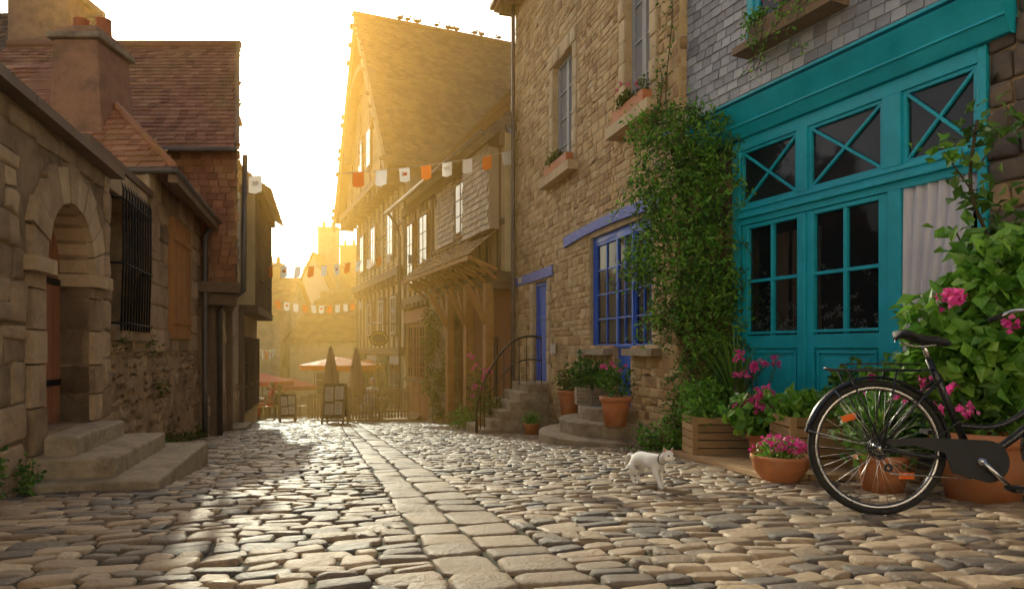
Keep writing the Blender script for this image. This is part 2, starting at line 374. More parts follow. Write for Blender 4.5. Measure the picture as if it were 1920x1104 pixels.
# ================================================================ GROUND
U=np.array([1,.28,-.0224]);U/=np.linalg.norm(U); V=np.array([-.28,1,-.08]);V/=np.linalg.norm(V); Nn=np.cross(U,V)
mb=MB()
ys=[-300,-60,-6,0,10,20,30,45,80,200,900]; xs=[-900,-60,-20,0,20,60,900]
vs=[(x,y,g(y)-.012) for y in ys for x in xs]; nx=len(xs)
mb.add(vs,[(j*nx+i,j*nx+i+1,(j+1)*nx+i+1,(j+1)*nx+i) for j in range(len(ys)-1) for i in range(nx-1)],'farground',.5)
mb.obj('ground')
mb=MB()
mb.add([(-9,.2,g(.2)-.004),(9,.2,g(.2)-.004),(9,34,g(34)-.004),(-14,34,g(34)-.004)],[(0,1,2,3)],'joint',.5)
def okst(r):
    u=(r[0]+r[1])/2;v=(r[2]+r[3])/2
    p=u*U+v*V; x,y=p[0],p[1]
    if x< (-1.9-.28*y)-.15: return False
    if y<8.5 and x>6.2-.45*y: return False
    if 8.5<=y<15.4 and x>4.5-.28*y: return False
    if y>=15.4 and x>6.9-.43*y: return False
    return y>1.5
r1=[]
v=1.1
while v<31:
    h=R.uniform(.085,.13) if v<13 else R.uniform(.13,.18)
    for a,b in ((-3.6,.38),(.86,7.)):
        x=a-R.uniform(0,.15) if a<0 else a
        while x<b:
            l=R.uniform(.09,.22) if v<13 else R.uniform(.13,.27)
            if x+l>b-.06: l=b-x
            w1=R.uniform(-.010,.010); h2=R.uniform(-.008,.008)
            r1.append((x,x+l,v+w1,v+h+w1+h2)); x+=l
    v+=h
r1=[r for r in r1 if okst(r)]
near=[r for r in r1 if r[2]<12]; far=[r for r in r1 if r[2]>=12]
stones(mb,near,(0,0,0),U,V,Nn,'cobble',gap=.011,lift=.013,jit=.011,cut=.022,edge=.007,tilt=.013)
stones(mb,far,(0,0,0),U,V,Nn,'cobble',gap=.016,lift=.014,jit=.01,cut=.03,edge=.01,tilt=.01,rings=2)
r2=[]
for a,b in ((.38,.60),(.60,.86)):
    v=1.2
    while v<30:
        h=R.uniform(.16,.38); r2.append((a+R.uniform(-.01,.01),b,v,v+h)); v+=h
stones(mb,r2,(0,0,0),U,V,Nn,'slab',gap=.013,lift=.012,jit=.012,cut=.03,edge=.008,tilt=.008)
mb.obj('cobblestone_street')
# ================================================================ R1 teal house
F1=Fr((6.055,0),(-.45,1),-1)
E=empty('slate_hung_house_with_teal_doors',(3.6,6.5,-.5))
mb=MB()
fb(mb,F1,5.2,7.7,2.96,6.5,-.35,-.02,'lmortar'); fb(mb,F1,7.7,9.4,-1.2,6.5,-.35,-.02,'lmortar'); fb(mb,F1,3.0,5.2,-1.2,6.5,-.35,-.02,'lmortar')
wallstones(mb,F1,7.7,8.35,-.9,3.3,(.12,.22),(.2,.4),'dstone',n=-.01,lift=.02,jit=.012)
wallstones(mb,F1,3.0,5.2,-.7,3.6,(.14,.26),(.25,.5),'dstone',n=-.01,lift=.03,jit=.015)
mb.obj('stone_walls',parent=E)
mb=MB()
fb(mb,F1,5.05,8.62,3.3,6.6,0,.16,'dstone')
P=F1.p
shingle(mb,[P(8.62,3.31,.17),P(5.05,3.31,.17),P(5.05,6.6,.17),P(8.62,6.6,.17)],.15,.105,'slate',t=.006,up=(-1,-.5,0),lift=.01)
mb.obj('slates',parent=E)
mb=MB()
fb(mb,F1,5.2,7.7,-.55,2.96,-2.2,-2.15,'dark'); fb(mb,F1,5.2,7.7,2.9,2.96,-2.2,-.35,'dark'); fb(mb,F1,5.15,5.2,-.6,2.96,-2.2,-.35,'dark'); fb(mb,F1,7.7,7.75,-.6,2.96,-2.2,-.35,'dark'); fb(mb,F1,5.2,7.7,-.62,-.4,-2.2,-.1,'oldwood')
mb.obj('interior',parent=E)
mb=MB();gb=MB()
T='teal'
v=[]
for s in (5.02,8.66):
    v+= [P(s,2.97,-.05),P(s,2.97,.07),P(s,3.05,.12),P(s,3.22,.2),P(s,3.30,.24),P(s,3.32,.02)]
mb.add(v,[tuple(range(6)),tuple(range(11,5,-1))]+[(i,(i+1)%6,6+(i+1)%6,6+i) for i in range(6)],T)
fb(mb,F1,5.0,8.68,3.325,3.355,.0,.25,T); fb(mb,F1,5.02,8.66,3.08,3.1,.1,.155,T)
fb(mb,F1,7.62,7.72,-.62,2.96,-.14,.04,T); fb(mb,F1,5.2,5.26,-.45,2.96,-.14,.03,T)
fb(mb,F1,5.26,7.62,2.84,2.965,-.13,.03,T)
fb(mb,F1,5.26,7.62,1.99,2.2,-.12,.035,T); fb(mb,F1,5.26,7.62,2.06,2.1,.0352,.075,T); fb(mb,F1,5.26,7.62,2.15,2.185,.0352,.055,T)
for a,b in ((6.76,6.88),(5.84,6.0)): fb(mb,F1,a,b,2.2,2.84,-.11,.04,T)
fb(mb,F1,5.84,5.95,-.5,1.99,-.12,.04,T)
def xwin(a,b,z0,z1):
    fw=.035
    window(mb,gb,F1,a,b,z0,z1,1,1,T,n=.012,fw=fw,ft=.06)
    for q in ((a+fw,z0+fw,b-fw,z1-fw),(b-fw,z0+fw,a+fw,z1-fw)):
        beam(mb,P(q[0],q[1],-.006 if q[0]<q[2] else -.009),P(q[2],q[3],-.006 if q[0]<q[2] else -.009),.03,.028,T)
xwin(6.88,7.62,2.2,2.84); xwin(6.0,6.76,2.2,2.84); xwin(5.26,5.84,2.2,2.84)
def leaf(a,b):
    z0=-.42
    fb(mb,F1,a,a+.085,z0,1.985,-.05,.02,T); fb(mb,F1,b-.085,b,z0,1.985,-.05,.02,T)
    fb(mb,F1,a+.085,b-.085,1.94,1.985,-.05,.018,T); fb(mb,F1,a+.085,b-.085,.6,.74,-.05,.018,T)
    fb(mb,F1,a+.085,b-.085,z0,z0+.14,-.05,.018,T); fb(mb,F1,a+.085,b-.085,z0+.14,.6,-.045,-.012,T)
    a1,b1,zz0,zz1=a+.11,b-.11,z0+.17,.57
    for q in ((a1,b1,zz1-.025,zz1),(a1,b1,zz0,zz0+.025),(a1,a1+.025,zz0+.025,zz1-.025),(b1-.025,b1,zz0+.025,zz1-.025)): fb(mb,F1,*q,-.012,.008,T)
    fb(mb,F1,a1+.07,b1-.07,zz0+.07,zz1-.07,-.012,.0,T)
    fb(mb,F1,a+.085,b-.085,.755,.785,.0,.03,T)
    c=(a+b)/2; fb(mb,F1,c-.018,c+.018,.74,1.94,-.04,.012,T)
    fb(mb,F1,a+.085,b-.085,1.33,1.365,-.04,.010,T)
    fb(gb,F1,a+.08,b-.08,.72,1.95,-.03,-.024,'glassclear')
leaf(6.80,7.60); leaf(5.96,6.78)
fb(mb,F1,6.775,6.81,-.42,1.98,.02,.045,T)
beam(mb,P(6.85,1.0,.05),P(6.85,.85,.05),.015,.015,'iron')
mb.obj('teal_joinery',parent=E,bevel=.005); gb.obj('glazing',parent=E)
mb=MB()
curtain(mb,F1,5.27,5.84,.35,2.0,-.01,amp=.022,waves=6,gather=.6)
curtain(mb,F1,5.27,5.82,2.2,2.85,-.12,amp=.02,waves=6)
for i in range(80):
    s=R.choice((R.uniform(6.05,6.7),R.uniform(6.9,7.5))); z=.76+abs(R.gauss(0,.28))
    leaves(mb,np.array([P(s,z,-.08)])+NR.normal(size=(7,3))*.018,.035,'flagwhite')
    if i%2: leaves(mb,np.array([P(s,z-.05,-.13)])+NR.normal(size=(6,3))*.03,.05,'leaf')
for s in (6.9,7.1,7.3): curtain(mb,F1,s,s+.14,.8,1.9,-.35,amp=.02,waves=2,mat='tan')
mb.obj('curtain_and_window_flowers',parent=E)
mb=MB();gb=MB()
fb(mb,F1,6.2,7.35,3.74,3.82,.16,.42,'oldwood')
fb(mb,F1,6.3,7.25,3.9,6.2,.14,.168,'dark'); window(mb,gb,F1,6.3,7.25,3.9,6.2,2,4,T,n=.215,fw=.07,ft=.05)
fb(mb,F1,6.22,6.3,3.82,6.2,.14,.23,T); fb(mb,F1,7.25,7.33,3.82,6.2,.14,.23,T)
fb(mb,F1,6.4,7.15,3.83,3.97,.24,.4,'oldwood')
mb.obj('upper_window',parent=E,bevel=.004); gb.obj('upper_glazing',parent=E)
mb=MB()
for i in range(9):
    s=R.uniform(6.35,7.2); clump(mb,P(s,4.05,.33),(.12,.12,.1),60,.05,'leafbright')
for i in range(12):
    s=R.uniform(6.35,7.2); L=R.uniform(.2,.7); pts=[P(s+R.uniform(-.03,.03)*j,4.0-L*j/5+.05*(j==1),.4+.02*j) for j in range(6)]
    tube(mb,pts,.003,'stem',4)
    for p in pts[1:]: leaves(mb,np.array([p]*5)+NR.normal(size=(5,3))*.03,.045,'leafbright')
flowers(mb,P(6.8,4.05,.33),(.3,.1,.1),8,.04)
mb.obj('window_box_plants',parent=E)
# ================================================================ R2 yellow stone house
F2=Fr((4.35,0),(-.28,1),-1); P2=F2.p
E=empty('yellow_stone_house',(1.2,11.5,-.9))
win=(8.88,10.94,.62,2.40); door=(13.07,13.94,-.06,1.96); w1=(11.72,12.72,3.82,5.95); w2=(8.92,9.66,3.82,6.1)
dcen=(9.5,10.05,-.25,.62)
holes=[win,door,w1,w2,dcen]
mb=MB()
holewall(mb,F2,8.2,15.23,-1.8,8.4,holes,-.45,0,'ymortar')
mb.obj('wall_core',parent=E)
mb=MB()
def grow(h,a,b,c=None): return (h[0]-a,h[1]+a,h[2]-b,h[3]+(b if c is None else c))
sh=[grow(win,.02,.0,.3),grow(dcen,.02,.0),grow(door,.22,.0,.24),grow(w1,.22,.12,.28),grow(w2,.22,.12,.2)]
wallstones(mb,F2,8.2,15.23,-1.5,8.4,(.07,.18),(.09,.32),'ystone',holes=sh,n=.002,gap=.013,lift=.010,jit=.012,cut=.02,edge=.006,tilt=.008)
def jamb(h,w=.22,top=True,tz=.26,mat='quoin'):
    s0,s1,z0,z1=h; rc=[]
    z=z0
    while z<z1:
        hh=min(R.uniform(.24,.36),z1-z) if z1-z>.4 else z1-z
        rc.append(((s0-w)*F2.k,s0*F2.k,z,z+hh)); rc.append((s1*F2.k,(s1+w)*F2.k,z,z+hh)); z+=hh
    if top:
        n=5
        for j in range(n): a=s0-w+(s1-s0+2*w)*j/n; rc.append((a*F2.k,(a+(s1-s0+2*w)/n)*F2.k,z1,z1+tz))
    stones(mb,rc,F2.p(0,0,.004),(F2.D[0]/F2.k,F2.D[1]/F2.k,0),(0,0,1),(F2.N[0],F2.N[1],0),mat,gap=.008,lift=.022,jit=.003,cut=.012,edge=.006,tilt=.002)
jamb(w1,.2);jamb(w2,.2,tz=.2);jamb(door,.2,tz=.01,top=False)
FR=Fr((2.0505,8.2),(1,.28),1)
fb(mb,FR,0,.8,-1.5,8.4,-.1,-.01,'ymortar')
rc=rows(0,.8,-1.2,8.4,(.14,.26),(.2,.42)); stones(mb,rc,FR.p(0,0,-.01),(1/FR.k,.28/FR.k,0),(0,0,1),(FR.N[0],FR.N[1],0),'ystone',gap=.012,lift=.02)
mb.obj('stone_facing',parent=E)
mb=MB();gb=MB()
def lint(s0,s1,z0,z1,rise,n1,mat):
    k_=12; v=[];
    for i in range(k_+1):
        t=i/k_; c=1-(2*t-1)**2; s=s0+(s1-s0)*t
        v+=[P2(s,z0+rise*c,n1),P2(s,z1+rise*c*.6,n1),P2(s,z1+rise*c*.6,-.1),P2(s,z0+rise*c,-.1)]
    f=[(0,1,2,3),(4*k_+3,4*k_+2,4*k_+1,4*k_)]
    for i in range(k_):
        b=4*i
        for j in range(4): f.append((b+j,b+(j+1)%4,b+4+(j+1)%4,b+4+j))
    mb.add(v,f,mat)
lint(8.6,12.05,2.42,2.60,.07,.05,'bluewood')
lint(12.7,15.15,2.0,2.19,.0,.04,'bluewood')
B='blue'
fb(mb,F2,8.88,8.96,.62,2.4,-.22,-.05,B); fb(mb,F2,10.86,10.94,.62,2.4,-.22,-.05,B); fb(mb,F2,8.96,10.86,2.3,2.4,-.22,-.05,B)
for a,b in ((8.96,9.5),(10.05,10.86)):
    window(mb,gb,F2,a,b,.62,2.3,2,4,B,n=-.06,fw=.05,ft=.05,glass='glassclear')
window(mb,gb,F2,9.5,10.05,.62,2.3,2,4,B,n=-.04,fw=.05,ft=.05,glass='glassclear')
fb(mb,F2,9.5,10.05,-.25,.62,-.12,-.075,B); fb(mb,F2,9.56,9.99,-.18,.55,-.08,-.05,B)
fb(mb,F2,8.6,9.48,.5,.6,-.2,.16,'step'); fb(mb,F2,10.07,11.2,.5,.6,-.2,.16,'step')
fb(mb,F2,13.07,13.15,-.06,1.96,-.25,-.06,B);fb(mb,F2,13.86,13.94,-.06,1.96,-.25,-.06,B);fb(mb,F2,13.15,13.86,1.88,1.96,-.25,-.06,B)
for i in range(5): a=13.15+.142*i; fb(mb,F2,a+.003,a+.139,-.05,1.88,-.14,-.09,B)
for z in (.5,1.2): fb(mb,F2,13.18,13.83,z,z+.08,-.09,-.075,B)
for w in (w1,w2):
    c=(w[0]+w[1])/2
    for a,b in ((w[0],c-.004),(c+.004,w[1])): window(mb,gb,F2,a,b,w[2]+.03,w[3],1,4,'greywood',n=-.10,fw=.05,bar=.03,glass='skyglass')
    fb(mb,F2,w[0]-.28,w[1]+.28,w[2]-.14,w[2]+.02,-.2,.2,'quoin')
    fb(mb,F2,w[0]-.1,w[1]+.1,w[2]+.02,w[2]+.2,.02,.17,'terracotta')
for s in (8.96,10.05): curtain(mb,F2,s,s+(.54 if s<9 else .81),.7,2.28,-.13,amp=.015,waves=6,mat='flagwhite')
curtain(mb,F2,9.52,10.03,.7,2.28,-.13,amp=.015,waves=6,mat='flagwhite')
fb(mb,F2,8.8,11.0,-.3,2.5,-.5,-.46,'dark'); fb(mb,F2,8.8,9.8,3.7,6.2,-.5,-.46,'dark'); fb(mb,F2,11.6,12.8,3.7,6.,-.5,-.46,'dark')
fb(mb,F2,8.2,15.6,8.4,8.5,-.5,.42,'oldwood'); fb(mb,F2,8.2,15.7,8.5,8.6,-.5,.5,'zinc')
for i in range(14): fb(mb,F2,8.4+i*.53,8.5+i*.53,8.24,8.399,0,.36,'oldwood')
tube(mb,[P2(15.1,8.4,.1),P2(15.1,2.,.1),P2(15.1,-1.2,.1)],.045,'zinc')
fb(mb,F2,12.5,12.62,.5,.7,.03,.1,'white'); fb(mb,F2,14.6,14.85,2.05,2.17,.045,.06,'white')
mb.obj('windows_and_doors',parent=E,bevel=.004); gb.obj('glazing',parent=E)
mb=MB()
for w in (w1,w2):
    for i in range(5): clump(mb,P2(R.uniform(w[0],w[1]),w[2]+.28,.1),(.14,.14,.13),90,.06,'leafolive')
flowers(mb,P2(9.3,4.2,.1),(.25,.12,.1),6,.04)
mb.obj('sill_plants',parent=E)
mb=MB()
c0=P2(9.9,0,0)
for r_,z0,z1 in ((1.35,-1.1,-.62),(1.0,-.62,-.43),(.68,-.43,-.25)):
    k_=28; top=[]
    for i in range(k_+1):
        a=math.pi*i/k_; top.append((math.cos(a),math.sin(a)))
    def rr_(a): return (c0[0]+F2.D[0]/F2.k*a[0]*r_*.98+F2.N[0]*a[1]*r_*.86, c0[1]+F2.D[1]/F2.k*a[0]*r_*.98+F2.N[1]*a[1]*r_*.86)
    v=[]
    for a in top: x,y=rr_(a); v.append((x,y,z0))
    for a in top: x,y=rr_(a); v.append((x,y,z1-.015))
    for a in top: x,y=rr_((a[0]*.985,a[1]*.985)); v.append((x,y,z1))
    n=k_+1; f=[(i,i+1,n+i+1,n+i) for i in range(k_)]+[(n+i,n+i+1,2*n+i+1,2*n+i) for i in range(k_)]+[tuple(range(2*n,3*n))]
    mb.add(v,f,'step')
mb.obj('rounded_stone_stoop')
mb=MB()
for i in range(6):
    fb(mb,F2,12.95-.02*i,14.1+.03*i,-1.6,-.07-.17*i,.01,.42+.19*i,'step')
mb.obj('stone_stairs',bevel=.012)
mb=MB()
rail=[P2(12.98,.82,.15),P2(12.98,.84,.45),P2(12.98,.72,.75),P2(12.98,.4,1.05),P2(12.98,0,1.28),P2(12.98,-.5,1.42),P2(12.98,-1.05,1.45)]
def smooth(pts,n=6):
    pts=[Vector(p) for p in pts];o=[]
    for i in range(len(pts)-1):
        p0=pts[max(i-1,0)];p1=pts[i];p2=pts[i+1];p3=pts[min(i+2,len(pts)-1)]
        for j in range(n):
            t=j/n; o.append(.5*((2*p1)+(p2-p0)*t+(2*p0-5*p1+4*p2-p3)*t*t+(3*p1-p0-3*p2+p3)*t**3))
    o.append(pts[-1]); return o
rs=smooth(rail); tube(mb,rs,.02,'iron')
low=[Vector(p)-Vector((0,0,.45)) for p in rail[:5]]; tube(mb,smooth(low),.012,'iron')
for i in range(0,len(rs)-6,3):
    p=rs[i]; q=Vector(p); q.z=max(q.z-.9,g(q.y)); tube(mb,[p,q],.009,'iron',6)
mb.obj('stair_railing')
# ================================================================ R3 timber house
F3=Fr((6.68,0),(-.43,1),-1); P3=F3.p
E=empty('half_timbered_house',(-1.5,20,-1.6))
mb=MB(); gb=MB()
fb(mb,F3,15.5,24.1,-3,2.3,-4,-.02,'render'); fb(mb,F3,15.5,24.1,2.3,5.6,-4,.2,'cream')
fb(mb,F3,15.5,24.1,2.15,2.4,.0,.32,'oldwood'); fb(mb,F3,15.5,24.1,5.3,5.6,.2,.34,'oldwood'); fb(mb,F3,15.5,24.1,3.5,3.62,.2,.26,'oldwood')
for i in range(14):
    s=15.7+i*.63; fb(mb,F3,s,s+.13,2.4,5.3,.2,.262,'oldwood')
for i in range(7):
    s=16.2+i*1.25; beam(mb,P3(s,3.6,.23),P3(s+.55,5.3,.23),.05,.12,'oldwood')
for i in range(18): s=15.6+i*.48; fb(mb,F3,s,s+.14,2.0,2.15,.0,.42,'oldwood')
for (a,b,z0,z1) in ((17.6,18.5,3.7,5.1),(21.0,21.9,3.2,4.9),(22.6,23.4,2.7,4.9)):
    fb(mb,F3,a-.08,b+.08,z0-.08,z1+.08,.2,.3,'orangewood'); window(mb,gb,F3,a,b,z0,z1,2,3,'oldwood',n=.35,ft=.04)
fb(mb,F3,15.7,17.4,3.4,5.3,.26,.5,'wslate')
shingle(mb,[P3(17.4,3.4,.51),P3(15.7,3.4,.51),P3(15.7,5.35,.51),P3(17.4,5.35,.51)],.2,.15,'wslate',up=(-1,-.4,0))
shingle(mb,[P3(20.2,3.6,.28),P3(18.7,3.6,.28),P3(18.7,5.35,.28),P3(20.2,5.35,.28)],.2,.15,'wslate',up=(-1,-.4,0))
shingle(mb,[P3(21.4,2.75,1.05),P3(15.6,2.75,1.05),P3(15.6,3.4,.3),P3(21.4,3.4,.3)],.22,.16,'btile')
fb(mb,F3,15.6,21.4,2.64,2.73,.98,1.06,'orangewood')
for i in range(9):
    s=15.7+i*.7; beam(mb,P3(s,2.7,1.0),P3(s,2.45,.3),.07,.08,'orangewood'); beam(mb,P3(s,2.68,.9),P3(s,2.0,.02),.07,.07,'orangewood')
for s in (15.9,17.2,18.6):
    fb(mb,F3,s,s+.2,-1.7,2.15,.3,.5,'orangewood'); beam(mb,P3(s+.1,1.2,.45),P3(s+.1,2.1,.95),.12,.14,'orangewood'); beam(mb,P3(s+.1,1.1,.4),P3(s+.75,2.1,.4),.12,.14,'orangewood')
fb(mb,F3,15.6,18.9,-1.6,2.1,-.02,.02,'redwood')
fb(mb,F3,16.3,17.0,-1.4,.9,.02,.05,'darkdoor')
fb(mb,F3,19.0,20.7,-3,2.1,-.02,.35,'lmortar'); wallstones(mb,F3,19.0,20.7,-2,2.1,(.12,.25),(.2,.4),'lstone',n=.35,lift=.02)
fb(mb,F3,20.9,23.9,-2,1.95,-.02,.1,'redwood')
for i in range(4):
    a=21.05+i*.7; window(mb,gb,F3,a,a+.62,-.4,1.4,2,5,'redwood',n=.18,ft=.06)
    fb(mb,F3,a,a+.62,-1.7,-.5,.1,.15,'redwood')
fb(mb,F3,20.8,24,1.5,1.9,.1,.24,'redwood'); fb(mb,F3,20.85,23.95,-.5,-.42,.1,.28,'oldwood')
mb.obj('walls_and_timber',parent=E); gb.obj('glazing',parent=E)
mb=MB()
shingle(mb,[P3(24.4,5.55,.75),P3(15.3,5.55,.75),P3(15.3,6.1,.1),P3(24.4,6.1,.1)],.24,.18,'btile')
shingle(mb,[P3(24.4,6.1,.1),P3(15.3,6.1,.1),P3(15.3,10.6,-4),P3(24.4,10.6,-4)],.24,.18,'btile')
tube(mb,[P3(24.5,5.5,.8),P3(15.4,5.5,.8)],.07,'zinc',8)
tube(mb,[P3(24.2,5.5,.8),P3(24.2,5.1,.5),P3(24.2,4.6,.35),P3(24.2,-1.9,.35)],.05,'zinc')
mb.obj('roof_and_gutter',parent=E)
# ================================================================ House C gabled
F4=Fr((6.55,0),(-.43,1),-1); P4=F4.p
E=empty('tall_gabled_house',(-6,29,-2.3))
mb=MB();gb=MB()
fb(mb,F4,24.15,33.0,-4.5,7.3,-9,0,'cream')
apex=29.2; za=14.9; s0,s1=24.0,34.5; ze=7.3
prism(mb,F4,[(s0+.5,ze),(s1-.5,ze),(s1-.5,ze+.6),(apex,za-.5),(s0+.5,ze+.6)],-9,.35,'cream',.6)
z=ze+.1
while z<za-.7:
    t=(z-ze-.6)/(za-.5-ze-.6); t=max(t,0); a=s0+.5+(apex-s0-.5)*t; b=s1-.5-(s1-.5-apex)*t
    prism(mb,F4,[(a+.05,z),(b-.05,z),(b-.05,z+.13),(a+.05,z+.13)],.35,.385,'cream'); z+=.16
def barge(sa,z_a,sb,zb,w,n0,n1,mat):
    prism(mb,F4,[(sa,z_a),(sb,zb),(sb,zb-w),(sa,z_a-w)],n0,n1,mat)
barge(s0-.3,ze-.25,apex,za+.1,.4,.8,.92,'cream'); barge(apex,za+.1,s1+.3,ze-.25,.4,.8,.92,'cream')
pts=[]
for i in range(17):
    a=math.pi*i/16; pts.append((apex-2.6*math.cos(a),9.3+3.2*math.sin(a)**.8))
for i in range(16):
    a,b=pts[i],pts[i+1]; prism(mb,F4,[a,b,(b[0]+(b[0]-apex)*.12,b[1]+.28),(a[0]+(a[0]-apex)*.12,a[1]+.28)],.5,.8,'oldwood')
for s in (s0+.7,s0+2.2,apex-1,apex+1,s1-2.2,s1-.7): fb(mb,F4,s-.08,s+.08,7.3,9.4 if abs(s-apex)>2 else 12.0,.386,.45,'oldwood')
fb(mb,F4,24.1,34.2,7.0,7.3,0,.7,'oldwood')
for i in range(13): s=24.3+i*.8; fb(mb,F4,s,s+.2,6.6,7.0,0,.65,'oldwood')
fb(mb,F4,24.15,33,3.3,3.6,0,.32,'oldwood')
for i in range(11): s=24.3+i*.8; fb(mb,F4,s,s+.18,3.05,3.3,0,.3,'oldwood')
for i in range(12): s=24.2+i*.79; fb(mb,F4,s,s+.1,3.6,6.6,0,.06,'oldwood'); fb(mb,F4,s,s+.1,.6,3.05,0,.06,'oldwood')
fb(mb,F4,24.15,33,5.2,5.3,.062,.08,'oldwood'); fb(mb,F4,24.15,33,.4,.65,0,.2,'oldwood')
z=3.7
while z<6.5: fb(mb,F4,24.3,32.9,z,z+.12,0,.035,'cream'); z+=.17
for (a,b,z0,z1) in ((25.6,26.5,4.2,5.9),(28.6,29.5,4.2,5.9),(31,31.8,4.2,5.9),(25.2,25.9,1.2,2.6),(27.2,27.9,1.2,2.6),(29.4,30.1,1.2,2.6)):
    fb(mb,F4,a-.1,b+.1,z0-.1,z1+.1,0,.1,'oldwood'); window(mb,gb,F4,a,b,z0,z1,2,3,'white',n=.15,ft=.04)
for (a,b,z0,z1) in ((28.0,28.8,8.3,9.9),(29.7,30.5,8.3,9.9)):
    fb(mb,F4,a-.1,b+.1,z0-.1,z1+.1,.35,.44,'oldwood'); window(mb,gb,F4,a,b,z0,z1,2,3,'white',n=.49,ft=.04)
for i in range(4):
    a=24.5+i*2.1; fb(mb,F4,a,a+1.8,-2.6,.35,0,.08,'greenpaint' if i%2 else 'greywood'); window(mb,gb,F4,a+.15,a+1.65,-1.6,.1,2,2,'greenpaint' if i%2 else 'greywood',n=.14,ft=.05)
mb.obj('walls_and_timber',parent=E); gb.obj('glazing',parent=E)
mb=MB()
L=13
def roofC(side):
    se=s0-.3 if side<0 else s1+.3; sm=se+(1.0 if side<0 else -1.0)
    A=P4(se,ze-.2,.9);Bq=P4(se,ze-.2,-L);Cq=P4(sm,ze+1.0,-L);D=P4(sm,ze+1.0,.9)
    shingle(mb,[A,Bq,Cq,D],.28,.2,'btile')
    shingle(mb,[D,Cq,P4(apex,za+.15,-L),P4(apex,za+.15,.9)],.28,.2,'btile')
roofC(-1);roofC(1)
tube(mb,[P4(apex,za+.2,.95),P4(apex,za+.2,-L)],.12,'btile',8)
def onroof(t,n):
    s=s0+.7+(apex-s0-.7)*t; z=ze+1.0+(za+.15-ze-1.0)*t; return Vector(P4(s,z+.08,n))
q=[onroof(.06,-4.6),onroof(.06,-5.7),onroof(.2,-5.7),onroof(.2,-4.6)]
for i in range(4): beam(mb,q[i],q[(i+1)%4],.1,.12,'oldwood')
mb.add(q,[(0,1,2,3)],'skyglass')
mb.obj('roof',parent=E)
mb=MB()
for i in range(16):
    n=R.uniform(-1,-11.5); b=Vector(P4(apex,za+.42,n)); s=R.uniform(.85,1.1)
    blob(mb,b,(.14*s,.08*s,.08*s),'dark',seg=8); blob(mb,b+Vector((.12*R.choice((-1,1)),0,.1)),(.05,.045,.05),'dark',seg=8)
    tube(mb,[b-Vector((0,0,.05)),b-Vector((0,0,.14))],.012,'dark',4); tube(mb,[b,b+Vector((-.24,0,.0))],[.05,.015],'dark',5)
mb.obj('pigeons_on_ridge')
# ================================================================ LEFT  L1 wall
F5=Fr((-1.93,0),(-.28,1),1); P5=F5.p
E=empty('arched_stone_wall',(-3.3,4.8,-.4))
mb=MB()
ah=(4.55,5.48,0.0,1.68)
holewall(mb,F5,.5,6.0,-1,2.15,[ah],-.5,-.01,'lmortar')
ac=(4.55+5.48)/2; rad=(5.48-4.55)/2; zs=1.68-rad*F5.k
for sg in (-1,1):
    pl=[(ac+sg*rad,1.68)]
    for i in range(9):
        a=math.pi/2*i/8; pl.append((ac+sg*rad*math.sin(a),zs+rad*F5.k*math.cos(a)))
    prism(mb,F5,pl,-.5,-.012,'lmortar')
hl=[(4.2,5.83,1.2,1.93),(4.3,5.73,-.5,1.2)]
wallstones(mb,F5,.5,6.0,-.9,2.12,(.15,.30),(.2,.5),'lstone',holes=hl,n=-.01,gap=.012,lift=.018,jit=.014,cut=.025,edge=.008,tilt=.014)
for i in range(11):
    a0=math.pi*i/11+.012; a1=math.pi*(i+1)/11-.012; r0=rad; r1_=rad+.25+.03*(i%2)
    q=[(ac-r0*math.cos(a0),zs+r0*F5.k*math.sin(a0)),(ac-r1_*math.cos(a0),zs+r1_*F5.k*math.sin(a0)),(ac-r1_*math.cos(a1),zs+r1_*F5.k*math.sin(a1)),(ac-r0*math.cos(a1),zs+r0*F5.k*math.sin(a1))]
    prism(mb,F5,q,-.3,.03+R.uniform(0,.012),'lstone')
for sg in (-1,1):
    z=-.45
    while z<zs-.12:
        h=min(R.uniform(.22,.34),zs-.1-z); w=R.uniform(.2,.27); a=ac+sg*rad; b=ac+sg*(rad+w)
        fb(mb,F5,min(a,b),max(a,b),z+.006,z+h-.006,-.3,.02+R.uniform(0,.02),'lstone'); z+=h
    a=ac+sg*(rad-.03);b=ac+sg*(rad+.3); fb(mb,F5,min(a,b),max(a,b),zs-.1,zs,-.3,.08,'lstone')
for i in range(9):
    a=.5+i*.617; fb(mb,F5,a+.004,a+.612,2.13,2.2,-.5,.1,'dtile')
fb(mb,F5,.5,6.03,2.2,2.23,-.5,.05,'dtile')
mb.obj('masonry',parent=E,bevel=.01)
mb=MB()
for i in range(6):
    a=4.55+.155*i; fb(mb,F5,a+.003,a+.152,-.02,1.7,-.26,-.22,'redwood')
for z in (.3,1.1): fb(mb,F5,4.57,5.46,z,z+.05,-.218,-.205,'iron')
mb.obj('plank_door',parent=E)
mb=MB()
def slab(s0_,s1_,z0,z1,n1):
    fb(mb,F5,s0_,s1_,z0,z1,-.3 if z1>-.05 else .0,n1,'step')
slab(4.5,5.6,-.6,-.01,.22); slab(4.38,5.75,-.6,-.14,.50); slab(4.2,6.05,-.7,-.27,.80)
mb.obj('stone_door_steps',bevel=.02)
